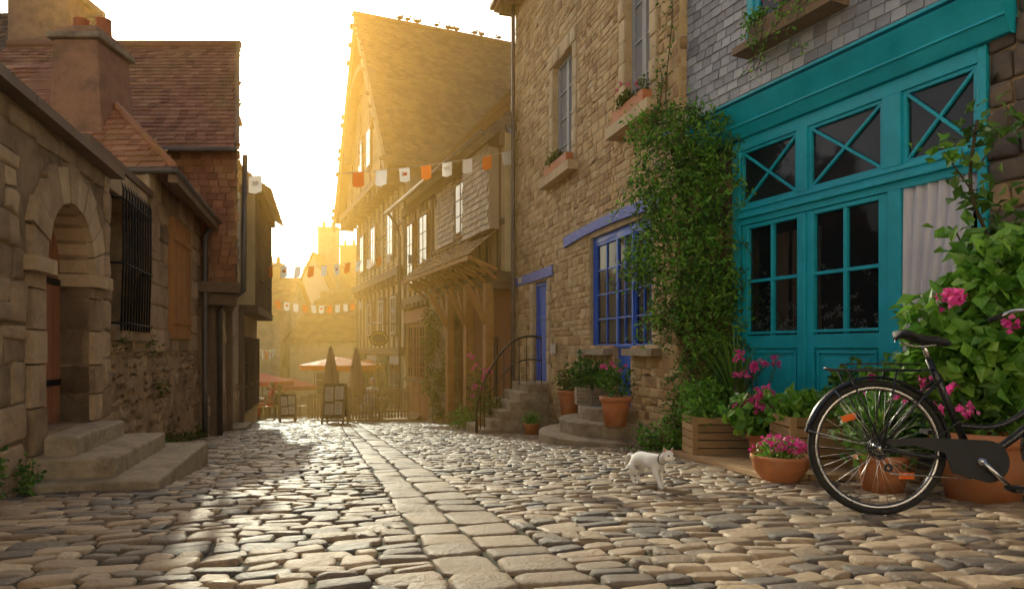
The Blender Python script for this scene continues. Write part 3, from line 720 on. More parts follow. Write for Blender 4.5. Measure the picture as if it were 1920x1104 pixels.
# ================================================================ L2
F6=Fr((-2.15,0),(-.28,1),1); P6=F6.p
E=empty('stone_house_with_hipped_roof',(-5,9,-.7))
mb=MB()
gh=(6.62,7.74,.8,2.15); shh=(9.1,10.35,.72,2.42)
holewall(mb,F6,5.9,8.1,-1.5,2.42,[gh],-.5,0,'lrender')
holewall(mb,F6,8.1,11.6,-1.5,2.8,[shh],-.5,0,'lrender')
wallstones(mb,F6,5.9,11.6,.55,2.78,(.2,.34),(.3,.65),'lstone',holes=[grow(gh,.02,.02),grow(shh,.02,.02),(5.8,8.05,2.4,3)],n=0,gap=.012,lift=.016,jit=.008,cut=.02,edge=.008)
rc=[r for r in rows(5.9*F6.k,11.6*F6.k,-1.2,.55,(.1,.22),(.15,.4)) if R.random()<.75]
stones(mb,rc,P6(0,0,-.01),(F6.D[0]/F6.k,F6.D[1]/F6.k,0),(0,0,1),(F6.N[0],F6.N[1],0),'lrender',gap=.03,lift=.028,jit=.03,cut=.06,edge=.02)
fb(mb,F6,6.5,7.85,2.16,2.4,.0,.05,'lstone'); fb(mb,F6,6.5,7.85,.68,.79,.0,.09,'lstone')
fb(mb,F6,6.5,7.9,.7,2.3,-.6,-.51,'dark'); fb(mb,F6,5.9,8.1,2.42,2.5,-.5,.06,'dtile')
FN=Fr((-4.39,8.1),(-1,.1),1)
FN.N=(0.0995,-.995) if FN.N[1]>0 else FN.N
fb(mb,FN,0,3.2,1.8,2.8,-.2,0,'lrender')
for i in range(11):
    s=6.66+i*.104; tube(mb,[P6(s,.78,.1),P6(s,1.5,.12),P6(s,2.2,.12),P6(s,2.28,.1)],[.011,.011,.011,.002],'iron',6)
for z in (.85,1.45,2.1): tube(mb,[P6(6.6,z,-.02),P6(6.6,z,.12),P6(7.76,z,.12),P6(7.76,z,-.02)],.012,'iron',6)
for a,b in ((9.12,9.7),(9.75,10.33)):
    for i in range(4):
        w=(b-a)/4; fb(mb,F6,a+i*w+.003,a+(i+1)*w-.003,.74,2.4,-.02,.06,'orangewood')
    for z in (.95,2.1): fb(mb,F6,a+.02,b-.02,z,z+.08,.06,.085,'orangewood')
tube(mb,[P6(11.2,2.75,.3),P6(11.2,2.5,.12),P6(11.2,0,.12),P6(11.2,-.9,.12)],.05,'zinc')
mb.obj('walls_and_joinery',parent=E)
mb=MB()
e0=Vector(P6(7.95,2.78,.32)); e1=Vector(P6(11.55,2.78,.32)); e2=e0+Vector((-4.6,.2,0)); ap=Vector((-6.35,9.7,4.75)); rb=Vector((-6.9,11.5,4.75))
shingle(mb,[e0,e1,rb,ap],.17,.12,'rtile'); shingle(mb,[e2,e0,ap,Vector((-8.2,9.9,4.75))],.17,.12,'rtile',up=(0,-1,1))
tube(mb,[e0,ap],.05,'rtile',6); tube(mb,[e0-Vector((0,0,.03)),e1-Vector((0,0,.03))],.045,'zinc'); tube(mb,[e2-Vector((0,0,.03)),e0-Vector((0,0,.03))],.045,'zinc')
beam(mb,e0-Vector((.05,-.05,.12)),e1-Vector((.05,0,.12)),.1,.1,'oldwood')
mb.obj('hipped_roof',parent=E)
mb=MB()
v=[(-6.0,8.55,2.9),(-5.25,8.55,2.9),(-5.25,9.4,2.9),(-6.0,9.4,2.9),(-5.93,8.62,4.6),(-5.36,8.62,4.6),(-5.36,9.33,4.6),(-5.93,9.33,4.6)]
mb.add(v,BF,'brickred')
wb(mb,-6.0,-5.3,8.56,9.4,4.6,4.68,'step'); wb(mb,-5.94,-5.36,8.62,9.34,4.68,4.78,'brickred')
for x in (-5.8,-5.5): lathe(mb,(x,8.98,4.78),[(.1,0),(.09,.22),(.11,.24),(.07,.24),(.06,.02)],'terracotta',12)
mb.obj('chimney',parent=E,bevel=.02)
# ================================================================ L3
E=empty('slate_hung_left_house',(-6,13,-1))
mb=MB();gb=MB()
A=(-4.72,11.4);Bp=(-6.62,15.6)
F7=Fr(A,((Bp[0]-A[0])/4.2,1),1)
P7=F7.p
mb.add([(-9.8,11.4,1.72),(-4.72,11.4,1.72),(-6.62,15.6,1.72),(-9.8,15.6,1.72),(-9.8,11.4,4.05),(-4.72,11.4,4.05),(-6.62,15.6,4.05),(-9.8,15.6,4.05)],BF,'wslate')
shingle(mb,[(-9.8,11.39,1.72),(-4.72,11.39,1.72),(-4.72,11.39,4.05),(-9.8,11.39,4.05)],.17,.12,'rtile',up=(0,-1,0))
ridge0=(-5.65,13.5,6.7)
mb.add([P7(0,4.05,0),P7(4.2,4.05,0),ridge0],[(0,1,2)],'wslate')
shingle(mb,[P7(0,1.75,.01),P7(4.2,1.75,.01),P7(4.2,4.05,.01),P7(0,4.05,.01)],.2,.14,'wslate',up=(1,0,0))
fb(mb,F7,-.05,4.25,1.55,1.72,-1,.06,'oldwood')
for i in range(7): fb(mb,F7,.1+i*.65,.25+i*.65,1.35,1.55,-1,.02,'oldwood')
wb(mb,-6,-4.75,11.36,11.5,1.55,1.72,'oldwood')
for a in (1.0,2.6):
    fb(mb,F7,a-.08,a+.88,2.2,3.6,0,.06,'oldwood'); window(mb,gb,F7,a,a+.8,2.28,3.52,2,3,'white',n=.1,ft=.04)
Fg=Fr((-1.98,0),(-.28,1),1)
ar=(12.0,13.2,-1.1,.75)
holewall(mb,Fg,11.5,15.9,-2,1.56,[ar,(14,14.9,-1.2,.9)],-2,-.05,'render')
wallstones(mb,Fg,11.5,15.9,-1.7,-.2,(.15,.3),(.25,.5),'lstone',holes=[grow(ar,.05,.05),(13.95,14.95,-2,1)],n=-.05,lift=.02)
for i in range(6): fb(mb,Fg,12.0+i*.2+.004,12.2+i*.2-.004,-1.1,.75,-.2,-.07,'greywood')
fb(mb,Fg,14,14.9,-1.3,.9,-.2,-.15,'oldwood')
for i in range(9):
    a=math.pi*i/9;b=math.pi*(i+1)/9
    prism(mb,Fg,[(12.6-.6*math.cos(a),.72+.3*math.sin(a)),(12.6-.75*math.cos(a),.72+.48*math.sin(a)),(12.6-.75*math.cos(b),.72+.48*math.sin(b)),(12.6-.6*math.cos(b),.72+.3*math.sin(b))],-.1,.0,'quoin')
for s in (11.6,13.6,15.6): fb(mb,Fg,s,s+.18,-1.8,1.55,-.05,.06,'oldwood')
tube(mb,[P7(.1,3.95,.15),P7(.1,1.6,.12),Fg.p(11.7,1.3,.12),Fg.p(11.7,-1.1,.12)],.05,'zinc')
for j in range(2): fb(mb,Fg,13.9-.1*j,15+.1*j,-1.6,-1.05-.15*j,-.05,.3+.25*j,'step')
mb.obj('walls',parent=E); gb.obj('glazing',parent=E)
mb=MB()
shingle(mb,[(-10.2,11.15,3.95),(-4.6,11.15,3.95),(-5.55,13.5,6.72),(-10.2,13.5,6.72)],.17,.13,'rtile')
shingle(mb,[(-10.2,15.85,3.95),(-6.6,15.85,3.95),(-5.55,13.5,6.72),(-10.2,13.5,6.72)],.3,.2,'rtile')
tube(mb,[(-10.2,13.5,6.76),(-5.5,13.5,6.76)],.08,'rtile',8); tube(mb,[(-10,11.1,3.92),(-4.58,11.1,3.92)],.04,'zinc')
beam(mb,(-4.6,11.15,3.98),(-5.55,13.5,6.75),.08,.12,'oldwood'); beam(mb,(-6.6,15.85,3.98),(-5.55,13.5,6.75),.08,.12,'oldwood')
mb.obj('roof',parent=E)
E=empty('rear_house',(-11,14,-1))
mb=MB(); wb(mb,-18,-9.9,13,18,-2,4.9,'render')
shingle(mb,[(-18,12.6,4.6),(-9.2,12.6,4.6),(-9.2,15,8.1),(-18,15,8.1)],.22,.16,'dtile'); mb.add([(-9.2,12.6,4.6),(-9.2,15,8.1),(-9.2,18,4.6)],[(0,1,2)],'render')
mb.obj('walls_and_roof',parent=E)
mb=MB(); wb(mb,-10.9,-9.6,14.4,15.5,6.5,8.3,'brickred'); wb(mb,-11,-9.5,14.3,15.6,8.3,8.45,'step')
for x in (-10.6,-10.0): lathe(mb,(x,14.9,8.45),[(.15,0),(.13,.4),(.16,.42),(.1,.42)],'terracotta',12)
wb(mb,-13.5,-12.0,14.4,15.5,6.5,9.2,'brickred')
mb.obj('chimneys',parent=E,bevel=.02)
# L4
F8=Fr((-2.05,0),(-.28,1),1)
E=empty('timber_house_by_lane',(-7,18,-1.5))
mb=MB();gb=MB()
fb(mb,F8,15.9,20,-3,1.6,-4,0,'cream'); fb(mb,F8,15.9,20.2,1.6,4.4,-4,.35,'cream')
fb(mb,F8,15.85,20.25,1.45,1.65,0,.42,'oldwood'); fb(mb,F8,15.85,20.25,4.3,4.5,-.2,.5,'oldwood')
for i in range(7): s=15.95+i*.68; fb(mb,F8,s,s+.12,1.65,4.3,.35,.41,'oldwood')
for a in (16.3,18.4):
    window(mb,gb,F8,a,a+.8,2.3,3.7,2,3,'oldwood',n=.46,ft=.06)
for a in (16.2,17.6,19): window(mb,gb,F8,a,a+.9,-1,.9,2,3,'oldwood',n=.08,ft=.06)
shingle(mb,[F8.p(20.5,4.4,.7),F8.p(15.7,4.4,.7),F8.p(15.7,6.0,-1.5),F8.p(20.5,6.0,-1.5)],.25,.18,'btile')
mb.obj('walls_and_roof',parent=E); gb.obj('glazing',parent=E)
# ================================================================ background houses
def house(name,x0,x1,y0,y1,zb,ze_,zr,wall,roof,axis='x',chim=(),hip=0,wins=True):
    E=empty(name,((x0+x1)/2,y0,zb)); mb=MB();gb=MB()
    wb(mb,x0,x1,y0,y1,zb-2,ze_,wall)
    o=.25
    if axis=='x':
        ym=(y0+y1)/2
        shingle(mb,[(x0-o,y0-o,ze_-.1),(x1+o,y0-o,ze_-.1),(x1+o-hip,ym,zr),(x0-o+hip,ym,zr)],.35,.25,roof)
        mb.add([(x0-o,y1+o,ze_-.1),(x1+o,y1+o,ze_-.1),(x1+o-hip,ym,zr),(x0-o+hip,ym,zr)],[(0,1,2,3)],roof,.4)
        for x,sg in ((x0,1),(x1,-1)):
            if hip: shingle(mb,[(x-sg*o,y0-o,ze_-.1),(x-sg*o,y1+o,ze_-.1),(x-sg*o+sg*hip,ym,zr)],.35,.25,roof)
            else: mb.add([(x,y0,ze_),(x,y1,ze_),(x,ym,zr-.1)],[(0,1,2)],wall,.5)
    else:
        xm=(x0+x1)/2
        mb.add([(x0,y0-.003,ze_-.05),(x1,y0-.003,ze_-.05),(xm,y0-.003,zr-.1)],[(0,1,2)],wall,.5)
        shingle(mb,[(x0-o,y1,ze_-.2),(x0-o,y0-o,ze_-.2),(xm,y0-o,zr),(xm,y1,zr)],.35,.25,roof); shingle(mb,[(x1+o,y0-o,ze_-.2),(x1+o,y1,ze_-.2),(xm,y1,zr),(xm,y0-o,zr)],.35,.25,roof)
    if wins:
        nx_=max(1,int((x1-x0)/2.2))
        z=zb+1.0
        while z+1.5<ze_+.2:
            for i in range(nx_):
                c=x0+(x1-x0)*(i+.5)/nx_; wb(mb,c-.5,c+.5,y0-.04,y0,z-.1,z+1.4,'oldwood')
                F=Fr((0,y0),(1,0),1); window(mb,gb,F,c-.42,c+.42,z,z+1.3,2,3,'white',n=.09,ft=.04)
            z+=2.6
    for (cx,cy,w,zt,m_) in chim:
        wb(mb,cx-w/2,cx+w/2,cy-.4,cy+.4,ze_,zt,m_); wb(mb,cx-w/2-.06,cx+w/2+.06,cy-.46,cy+.46,zt,zt+.15,'step')
        for i in range(2): lathe(mb,(cx-w/4+i*w/2,cy,zt+.15),[(.13,0),(.11,.4),(.14,.42),(.09,.42)],'terracotta',8)
    mb.obj('walls_and_roof',parent=E)
    if gb.n: gb.obj('glazing',parent=E)
house('cafe_house',-12.0,-8.35,36,41,-2.9,1.15,3.9,'render','btile',hip=1.4)
house('white_gable_house',-15.6,-11.8,46,54,-3.7,3.0,7.2,'white','btile',axis='y',chim=((-13.2,48,1.35,9.2,'render'),),wins=False)
house('rear_stone_house',-12.8,-7,52,58,-3.7,4.4,7.4,'lrender','rtile',chim=((-15.0+1.6,55,1.4,9.0,'brickred'),(-9.4,55,1.2,8.4,'render')))
house('lane_house',-17.5,-13.2,38,44,-3.1,2.6,5.0,'render','rtile',chim=((-16,41,1.2,5.9,'brickred'),(-14.6,41,.9,5.7,'brickred')))
house('corner_house',-20,-17.2,28,36,-2.4,3.0,5.6,'cream','btile',axis='y')
house('distant_house',-24,-16,60,68,-4,3.8,7.2,'render','rtile',chim=((-19,64,1.6,8.4,'brickred'),))
house('distant_house',-15,-6,72,80,-4,4.0,7.2,'lrender','dtile',chim=((-10,76,1.4,8.6,'brickred'),))
house('distant_house',-6,6,48,58,-4,5,9,'render','rtile')
# pale houses added unseen behind the viewer, to bounce sunlight into the near street
for (x0,x1,h) in ((-11,-3.2,8.5),(-3.1,4.6,9.5),(4.7,13,8.8)):
    E=empty('bounce_light_house',((x0+x1)/2,-7,.4)); mb=MB();gb=MB()
    wb(mb,x0,x1,-13,-6.5,-.5,h,'bouncewall'); F=Fr((0,-6.5),(1,0),-1)
    for z in (1.2,4.1,6.6):
        for i in range(3):
            c=x0+(x1-x0)*(i+.5)/3; fb(mb,F,c-.55,c+.55,z-.1,z+1.5,0,.05,'quoin'); window(mb,gb,F,c-.42,c+.42,z,z+1.4,2,3,'white',n=.1,ft=.04)
    shingle(mb,[(x0,-6.2,h),(x1,-6.2,h),(x1,-9.8,h+3.2),(x0,-9.8,h+3.2)],.35,.25,'dtile'); mb.add([(x0,-13.3,h),(x1,-13.3,h),(x1,-9.8,h+3.2),(x0,-9.8,h+3.2)],[(0,1,2,3)],'dtile',.4)
    mb.obj('walls_and_roof',parent=E); gb.obj('glazing',parent=E)
# ================================================================ bunting
def bunting(a,b,sag,n,size,name='bunting',skip=()):
    mb=MB(); a=Vector(a);b=Vector(b)
    f=lambda t: a+(b-a)*t-Vector((0,0,4*sag*t*(1-t)))
    tube(mb,[f(i/24) for i in range(25)],.006,'white',4)
    for i in range(n):
        t=(i+.5)/n
        if i in skip: continue
        p=f(t);d=(b-a).normalized();w=size*.42; q=R.uniform(-.25,.25)
        o=Vector((-d.y,d.x,0))*size*q
        v=[p-d*w,p+d*w,p+d*w-Vector((0,0,size))+o,p-Vector((0,0,size*1.12))+o*1.2,p-d*w-Vector((0,0,size))+o*.6]
        m_='orange' if i%3==1 else 'flagwhite'
        mb.add(v,[(0,1,2,3,4)],m_)
        if m_=='flagwhite' and i%2: mb.add([x+Vector((0,-.004,0))for x in (p-d*w*.5-Vector((0,0,size*.3)),p+d*w*.5-Vector((0,0,size*.3)),p+d*w*.5-Vector((0,0,size*.6))+o*.5,p-d*w*.5-Vector((0,0,size*.6))+o*.5)],[(0,1,2,3)],'orange' if i%4==1 else 'flagwhite')
    mb.obj(name)
bunting((.08,15.1,5.1),(-4.95,12.2,3.75),.15,12,.28,skip=(8,9,10))
bunting((-4.3,24.2,4.1),(-7.2,18.0,2.9),.25,12,.3)
bunting((-7.0,31.5,2.9),(-10.5,26.0,2.9),.4,14,.32)
bunting((-11,28,.7),(-8.5,24,.6),.1,7,.3)
# ================================================================ cafe
def parasol_closed(x,y,name='closed_parasol'):
    mb=MB(); z=g(y)
    tube(mb,[(x,y,z),(x,y,z+2.35)],.025,'oldwood'); lathe(mb,(x,y,z),[(.0,0),(.25,0),(.25,.07),(.05,.1)],'step',12)
    vs=[];n=16
    prof=[(.05,2.3),(.10,2.1),(.17,1.7),(.24,1.3),(.28,1.0),(.24,.85),(.03,.9)]
    for k_ in range(n):
        a=6.283*k_/n; w=1 if k_%2 else .62
        for r,h in prof: vs.append((x+r*w*math.cos(a),y+r*w*math.sin(a),z+h))
    m=len(prof); mb.add(vs,[(k_*m+i,((k_+1)%n)*m+i,((k_+1)%n)*m+i+1,k_*m+i+1) for k_ in range(n) for i in range(m-1)],'tan',.5)
    mb.obj(name,loc=(x,y,z))
parasol_closed(-5.6,20.6); parasol_closed(-4.95,21.2)
def parasol(x,y,r,h,mat,name='parasol'):
    mb=MB(); z=g(y); tube(mb,[(x,y,z),(x,y,z+h+.35)],.025,'oldwood'); n=8
    vs=[(x,y,z+h+.32)]+[(x+r*math.cos(6.283*i/n),y+r*math.sin(6.283*i/n),z+h) for i in range(n)]+[(x+r*math.cos(6.283*i/n),y+r*math.sin(6.283*i/n),z+h-.18) for i in range(n)]
    mb.add(vs,[(0,1+i,1+(i+1)%n) for i in range(n)]+[(1+i,9+i,9+(i+1)%n,1+(i+1)%n) for i in range(n)],mat)
    mb.obj(name,loc=(x,y,z))
parasol(-6.9,26.5,1.55,2.1,'orange'); parasol(-6.3,29.5,1.5,2.2,'orange'); parasol(-10.3,27.5,1.3,1.5,'redcloth'); parasol(-11.6,29.5,1.3,1.5,'flagwhite'); parasol(-10.2,31,1.2,1.4,'redcloth')
def aboard(x,y,w,h,name='menu_board',rot=0):
    mb=MB(); z=g(y); fr=Fr((x,y),(math.cos(rot),math.sin(rot)),1)
    for sg,nn in ((1,.28),(-1,-.28)):
        for a in (-w/2,w/2-.05): beam(mb,fr.p(a+.02,z,nn),fr.p(a+.02,z+h,nn*.1),.05,.04,'oldwood')
        a0=fr.p(-w/2,z+.18,nn*.85);a1=fr.p(w/2,z+.18,nn*.85);b1=fr.p(w/2,z+h,nn*.1);b0=fr.p(-w/2,z+h,nn*.1)
        mb.add([a0,a1,b1,b0],[(0,1,2,3)],'board')
        def q(u,v,o=.012): 
            return tuple((1-v)*((1-u)*a0[i]+u*a1[i])+v*((1-u)*b0[i]+u*b1[i])+(fr.N[i]*o*sg if i<2 else .0) for i in range(3))
        for (u0,u1,v0,v1) in ((.1,.45,.5,.9),(.53,.9,.55,.92),(.12,.5,.12,.42),(.55,.88,.12,.48)):
            mb.add([q(u0,v0),q(u1,v0),q(u1,v1),q(u0,v1)],[(0,1,2,3)],'white')
            for i in range(5):
                vv=v0+(v1-v0)*(i+.8)/6; mb.add([q(u0+.04,vv,.016),q(u1-.05-.04*(i%2),vv,.016),q(u1-.05-.04*(i%2),vv+.015,.016),q(u0+.04,vv+.015,.016)],[(0,1,2,3)],'board')
    mb.obj(name,loc=(x,y,z))
aboard(-4.85,18.3,.62,1.12); aboard(-6.9,20.5,.5,.85,rot=.4)
mb=MB()
fr=Fr((-5.0,20.4),(1,.25),1); zf=g(20.3)
for i in range(18): s=i*.095; fb(mb,fr,s,s+.06,zf+.08,zf+1.0,0,.03,'planterwood')
for z in (.25,.85): fb(mb,fr,-.02,1.72,zf+z,zf+z+.07,-.04,-.002,'planterwood')
for s in (-.06,1.72): fb(mb,fr,s,s+.08,zf,zf+1.08,-.05,.04,'planterwood')
mb.obj('picket_fence')
mb=MB()
for i in range(14): wb(mb,-5.3,-3.0,20.5+i*.3,20.78+i*.3,g(20.5)-.3,g(20.5)+.08,'planterwood')
mb.obj('wooden_terrace')
mb=MB(); fr=Fr((-6.9,22.6),(1,-.1),1); zf=g(22.5)
for i in range(17): s=i*.1; fb(mb,fr,s,s+.06,zf+.05,zf+.9,0,.03,'oldwood')
fb(mb,fr,0,1.7,zf+.75,zf+.82,-.04,-.002,'oldwood')
mb.obj('picket_fence')
def table(x,y):
    mb=MB(); z=g(y); lathe(mb,(x,y,z),[(.0,.72),(.38,.72),(.38,.75),(0,.752)],'oldwood',20); tube(mb,[(x,y,z),(x,y,z+.72)],.03,'iron'); lathe(mb,(x,y,z),[(.22,0),(.2,.03),(.03,.06)],'iron',12); mb.obj('cafe_table',loc=(x,y,z))
def chair(x,y,rot):
    mb=MB(); z=g(y); c,s=math.cos(rot),math.sin(rot); T=lambda a,b,h:(x+a*c-b*s,y+a*s+b*c,z+h)
    for a,b in ((-.2,-.2),(.2,-.2)): beam(mb,T(a,b,0),T(a*.9,b*.9,.45),.03,.03,'oldwood')
    for a in (-.2,.2): beam(mb,T(a,.22,0),T(a,.2,.45),.03,.03,'oldwood'); beam(mb,T(a,.2,.45),T(a,.26,.88),.03,.03,'oldwood')
    beam(mb,T(0,-.21,.46),T(0,.21,.46),.42,.03,'orangewood')
    for h in (.62,.72,.82): beam(mb,T(-.2,.24,h),T(.2,.24,h),.02,.06,'oldwood')
    mb.obj('cafe_chair',loc=(x,y,z))
for (x,y) in ((-9.0,23.2),(-10.2,25.5),(-8.9,26.5),(-4.5,22.4),(-6.2,24)):
    table(x,y)
    for i in range(2 if x>-8 else 3): a=i*2.2+x; chair(x+.6*math.cos(a),y+.6*math.sin(a),a-math.pi/2)
def person(x,y,rot,shirt,hair,zo=0):
    z=g(y)+zo; E=empty('seated_person',(x,y,z)); c,s=math.cos(rot),math.sin(rot)
    T=lambda a,b,h:(a*c-b*s,a*s+b*c,h)
    V=[(0,0,.5,.15),(0,.02,.68,.14),(0,.0,.88,.16),(0,0,1.0,.08),(0,.02,1.08,.05),
       (.19,0,.94,.065),(.24,.02,.68,.045),(.17,.24,.66,.035),(.12,.33,.7,.03),
       (-.19,0,.94,.065),(-.24,.02,.68,.045),(-.17,.24,.66,.035),(-.12,.33,.7,.03),
       (.1,.08,.5,.1),(.12,.45,.5,.07),(.12,.47,.1,.045),(.12,.58,.04,.04),(-.1,.08,.5,.1),(-.12,.45,.5,.07),(-.12,.47,.1,.045),(-.12,.58,.04,.04)]
    Ed=[(0,1),(1,2),(2,3),(3,4),(2,5),(5,6),(6,7),(7,8),(2,9),(9,10),(10,11),(11,12),(0,13),(13,14),(14,15),(15,16),(0,17),(17,18),(18,19),(19,20)]
    me=bpy.data.meshes.new('body'); me.from_pydata([T(*v[:3]) for v in V],Ed,[]); me.materials.append(MATS[shirt])
    o=bpy.data.objects.new('body',me); COL.objects.link(o); o.parent=E
    md=o.modifiers.new('skin','SKIN'); md.use_smooth_shade=True
    for i,v in enumerate(V): me.skin_vertices[0].data[i].radius=(v[3],v[3])
    me.skin_vertices[0].data[0].use_root=True
    o.modifiers.new('sub','SUBSURF').levels=1; o.modifiers['sub'].render_levels=2
    mb=MB(); blob(mb,(T(0,.03,1.2)),(.075,.09,.115),'skin',.5,16); h=T(0,-.005,1.235); blob(mb,h,(.085,.092,.1),hair,.5,16)
    n=T(0,.125,1.19); blob(mb,n,(.014,.02,.02),'skin',.5,8)
    for a in (-1,1):
        blob(mb,T(.078*a,.02,1.19),(.015,.02,.03),'skin',.5,8); blob(mb,T(.03*a,.108,1.21),(.012,.01,.008),'dark',.5,8)
        for k_ in range(5): tube(mb,[T(.12*a+(k_-2)*.014,.34,.7),T(.12*a+(k_-2)*.016,.39,.695),T(.12*a+(k_-2)*.016,.42-.006*abs(k_-2),.68)],.008,'skin',5)
    mb.obj('head_and_hands',parent=None).parent=E
person(-4.55,21.75,2.9,'shirtwhite','hairwhite',.08); person(-9.5,23.3,-1.5,'shirtblue','hairdark'); person(-8.5,23.6,1.6,'redcloth','hairdark'); person(-10.6,25.8,-2,'shirtwhite','hairdark'); person(-9.3,26.7,1,'board','hairdark')
mb=MB()
a=P4(25.2,1.55,0);b=P4(25.2,1.55,1.1)
tube(mb,[a,b],.02,'iron'); c=Vector(P4(25.2,1.0,.75))
vs=[];n=24
for k_ in range(n): t=6.283*k_/n; vs.append(c+Vector((.36*math.cos(t),0,.28*math.sin(t))))
for k_ in range(n): t=6.283*k_/n; vs.append(c+Vector((.36*math.cos(t),.05,.28*math.sin(t))))
mb.add(vs,[tuple(range(n)),tuple(range(2*n-1,n-1,-1))]+[(i,(i+1)%n,n+(i+1)%n,n+i) for i in range(n)],'board')
mb.add([c+Vector((.30*math.cos(6.283*k_/n),-.006,.22*math.sin(6.283*k_/n))) for k_ in range(n)],[tuple(range(n))],'yellow')
mb.add([c+Vector((.27*math.cos(6.283*k_/n),-.01,.19*math.sin(6.283*k_/n))) for k_ in range(n)],[tuple(range(n))],'board')
tube(mb,[c+Vector((0,0,.28)),c+Vector((0,0,.55))],.012,'iron')
mb.obj('hanging_shop_sign')
# ================================================================ PLANTS right
mb=MB()
cl=[(2.02,2.99,.40),(1.66,3.15,.26),(1.70,2.54,.34),(2.18,2.6,.40),(1.75,2.09,.34),(2.2,2.03,.46),(1.58,1.6,.32),(2.11,1.45,.50),(2.5,1.2,.32),(1.86,.94,.3),(2.28,.81,.48),(2.24,.3,.42),(2.1,-.2,.32),(1.92,-.45,.25),(1.72,-.58,.18)]
for x,z,r in cl:
    y=7.75 if x>1.9 else 8.15
    clump(mb,(x,y,z),(r,r*.7,r*1.15),int(2400*r*r)+80,.075,'leaf' if z>1 else 'leafolive',shell=.5,asp=.4)
    clump(mb,(x+R.uniform(-.1,.1),y-.14,z+.1),(r*.95,r*.55,r*1.05),int(1900*r*r)+60,.075,'leafbright',shell=.3,asp=.4)
for i in range(150):
    x,z,r=R.choice(cl); y=7.75 if x>1.9 else 8.0; a=R.uniform(-1.2,1.2); L=R.uniform(.25,.65)
    p=Vector((x+R.uniform(-r,r)*.9,y-.15,z+R.uniform(-.2,r))); pts=[p+Vector((math.sin(a)*L*t, -.12*t, L*(.5*t-.9*t*t))) for t in (0,.25,.5,.75,1)]
    tube(mb,pts,.004,'stem',4)
    for q in pts: leaves(mb,np.array([q]*7)+NR.normal(size=(7,3))*.035,.065,'leaf' if i%2 else 'leafbright',asp=.4)
for s,z0,z1 in ((8.35,3.3,5.2),(8.6,3.2,4.2)):
    pts=[P2(s+.08*math.sin(t*6),z0+(z1-z0)*t,.05) for t in np.linspace(0,1,10)]; tube(mb,pts,.006,'stem',4)
    for q in pts: leaves(mb,np.array([q]*16)+NR.normal(size=(16,3))*.07,.06,'leaf')
tube(mb,smooth([(2.1,7.95,-.6),(2.15,7.9,.2),(2.0,7.95,1.2),(2.1,7.9,2.1),(1.9,7.95,3.0)]),[.03]*25,'stem',8)
mb.obj('climbing_plant')
def box_planter(x0,x1,y0,y1,z0,h,ns=5):
    mb=MB()
    for i in range(ns):
        a=z0+h*i/ns+.005;b=z0+h*(i+1)/ns-.005
        wb(mb,x0,x1,y0,y0+.03,a,b,'planterwood'); wb(mb,x0,x1,y1-.03,y1,a,b,'planterwood'); wb(mb,x0,x0+.03,y0+.031,y1-.031,a,b,'planterwood'); wb(mb,x1-.03,x1,y0+.031,y1-.031,a,b,'planterwood')
    for x in (x0-.012,x1-.04): wb(mb,x,x+.052,y0-.02,y0-.001,z0,z0+h,'planterwood')
    wb(mb,x0+.03,x1-.03,y0+.03,y1-.03,z0,z0+h*.9,'soil')
    return mb
mb=box_planter(1.85,2.46,6.8,7.25,g(7.)+.06,.4)
def spikes(mb,c,n,L,mat='leaf',w=.02,spread=.6):
    for i in range(n):
        a=R.uniform(0,6.28); sp=R.uniform(.15,spread); l=L*R.uniform(.6,1); d=Vector((math.cos(a),math.sin(a),0)); sd=Vector((-math.sin(a),math.cos(a),0))
        p=Vector(c)+d*.03; vs=[]
        for t in (0,.33,.66,1):
            q=p+d*(sp*l*t*t)+Vector((0,0,l*t*(1-.35*sp*t))); ww=w*(1-t)+.001; vs+=[q-sd*ww,q+sd*ww]
        mb.add(vs,[(0,1,3,2),(2,3,5,4),(4,5,7,6)],mat)
spikes(mb,(2.35,7.0,-.15),80,1.1,'leaf',.022,.7); clump(mb,(2.0,6.98,.02),(.28,.25,.3),700,.07,'leafbright')
for i in range(12):
    p=Vector((2.42+R.uniform(-.2,.15),6.8,-.1)); q=p+Vector((R.uniform(-.1,.2),-.1,R.uniform(.4,.65))); tube(mb,[p,q],.004,'stem',4); flowers(mb,q,.05,4,.035)
mb.obj('wooden_planter_with_spiky_plant')
mb=box_planter(2.28,2.98,5.45,5.9,g(5.6)+.06,.42); clump(mb,(2.6,5.65,.10),(.42,.26,.16),900,.09,'leafbright',asp=.6); clump(mb,(2.9,5.75,.25),(.2,.2,.25),300,.08,'leaf',asp=.6)
mb.obj('wooden_planter_with_shrub')
def pot(name,x,y,z,r,h,plant):
    mb=MB(); lathe(mb,(x,y,z),[(0,0),(r*.68,0),(r*.92,h*.8),(r*.93,h*.82),(r*1.03,h*.83),(r*1.03,h*.99),(r*.95,h),(r*.88,h*.97),(r*.85,h*.85),(0,h*.85)],'terracotta',28)
    lathe(mb,(x,y,z),[(0,h*.86),(r*.84,h*.86)],'soil',20)
    plant(mb,x,y,z+h); mb.obj(name)
pot('hydrangea_in_pot',2.36,6.2,g(6.2)+.06,.17,.24,lambda m,x,y,z:(clump(m,(x,y,z+.18),(.36,.26,.22),800,.11,'leafbright',asp=.7),flowers(m,(x,y,z+.24),(.3,.2,.18),30,.06)))
def bowlp():
    mb=MB(); x,y,z=1.99,4.95,g(4.95); lathe(mb,(x,y,z),[(0,0),(.12,0),(.13,.02),(.19,.1),(.205,.17),(.212,.18),(.212,.2),(.2,.205),(.185,.18),(0,.17)],'terracotta',32)
    clump(mb,(x,y,z+.24),(.19,.17,.09),500,.045,'leafbright'); flowers(mb,(x,y,z+.24),(.19,.17,.1),45,.032); mb.obj('flower_bowl')
bowlp()
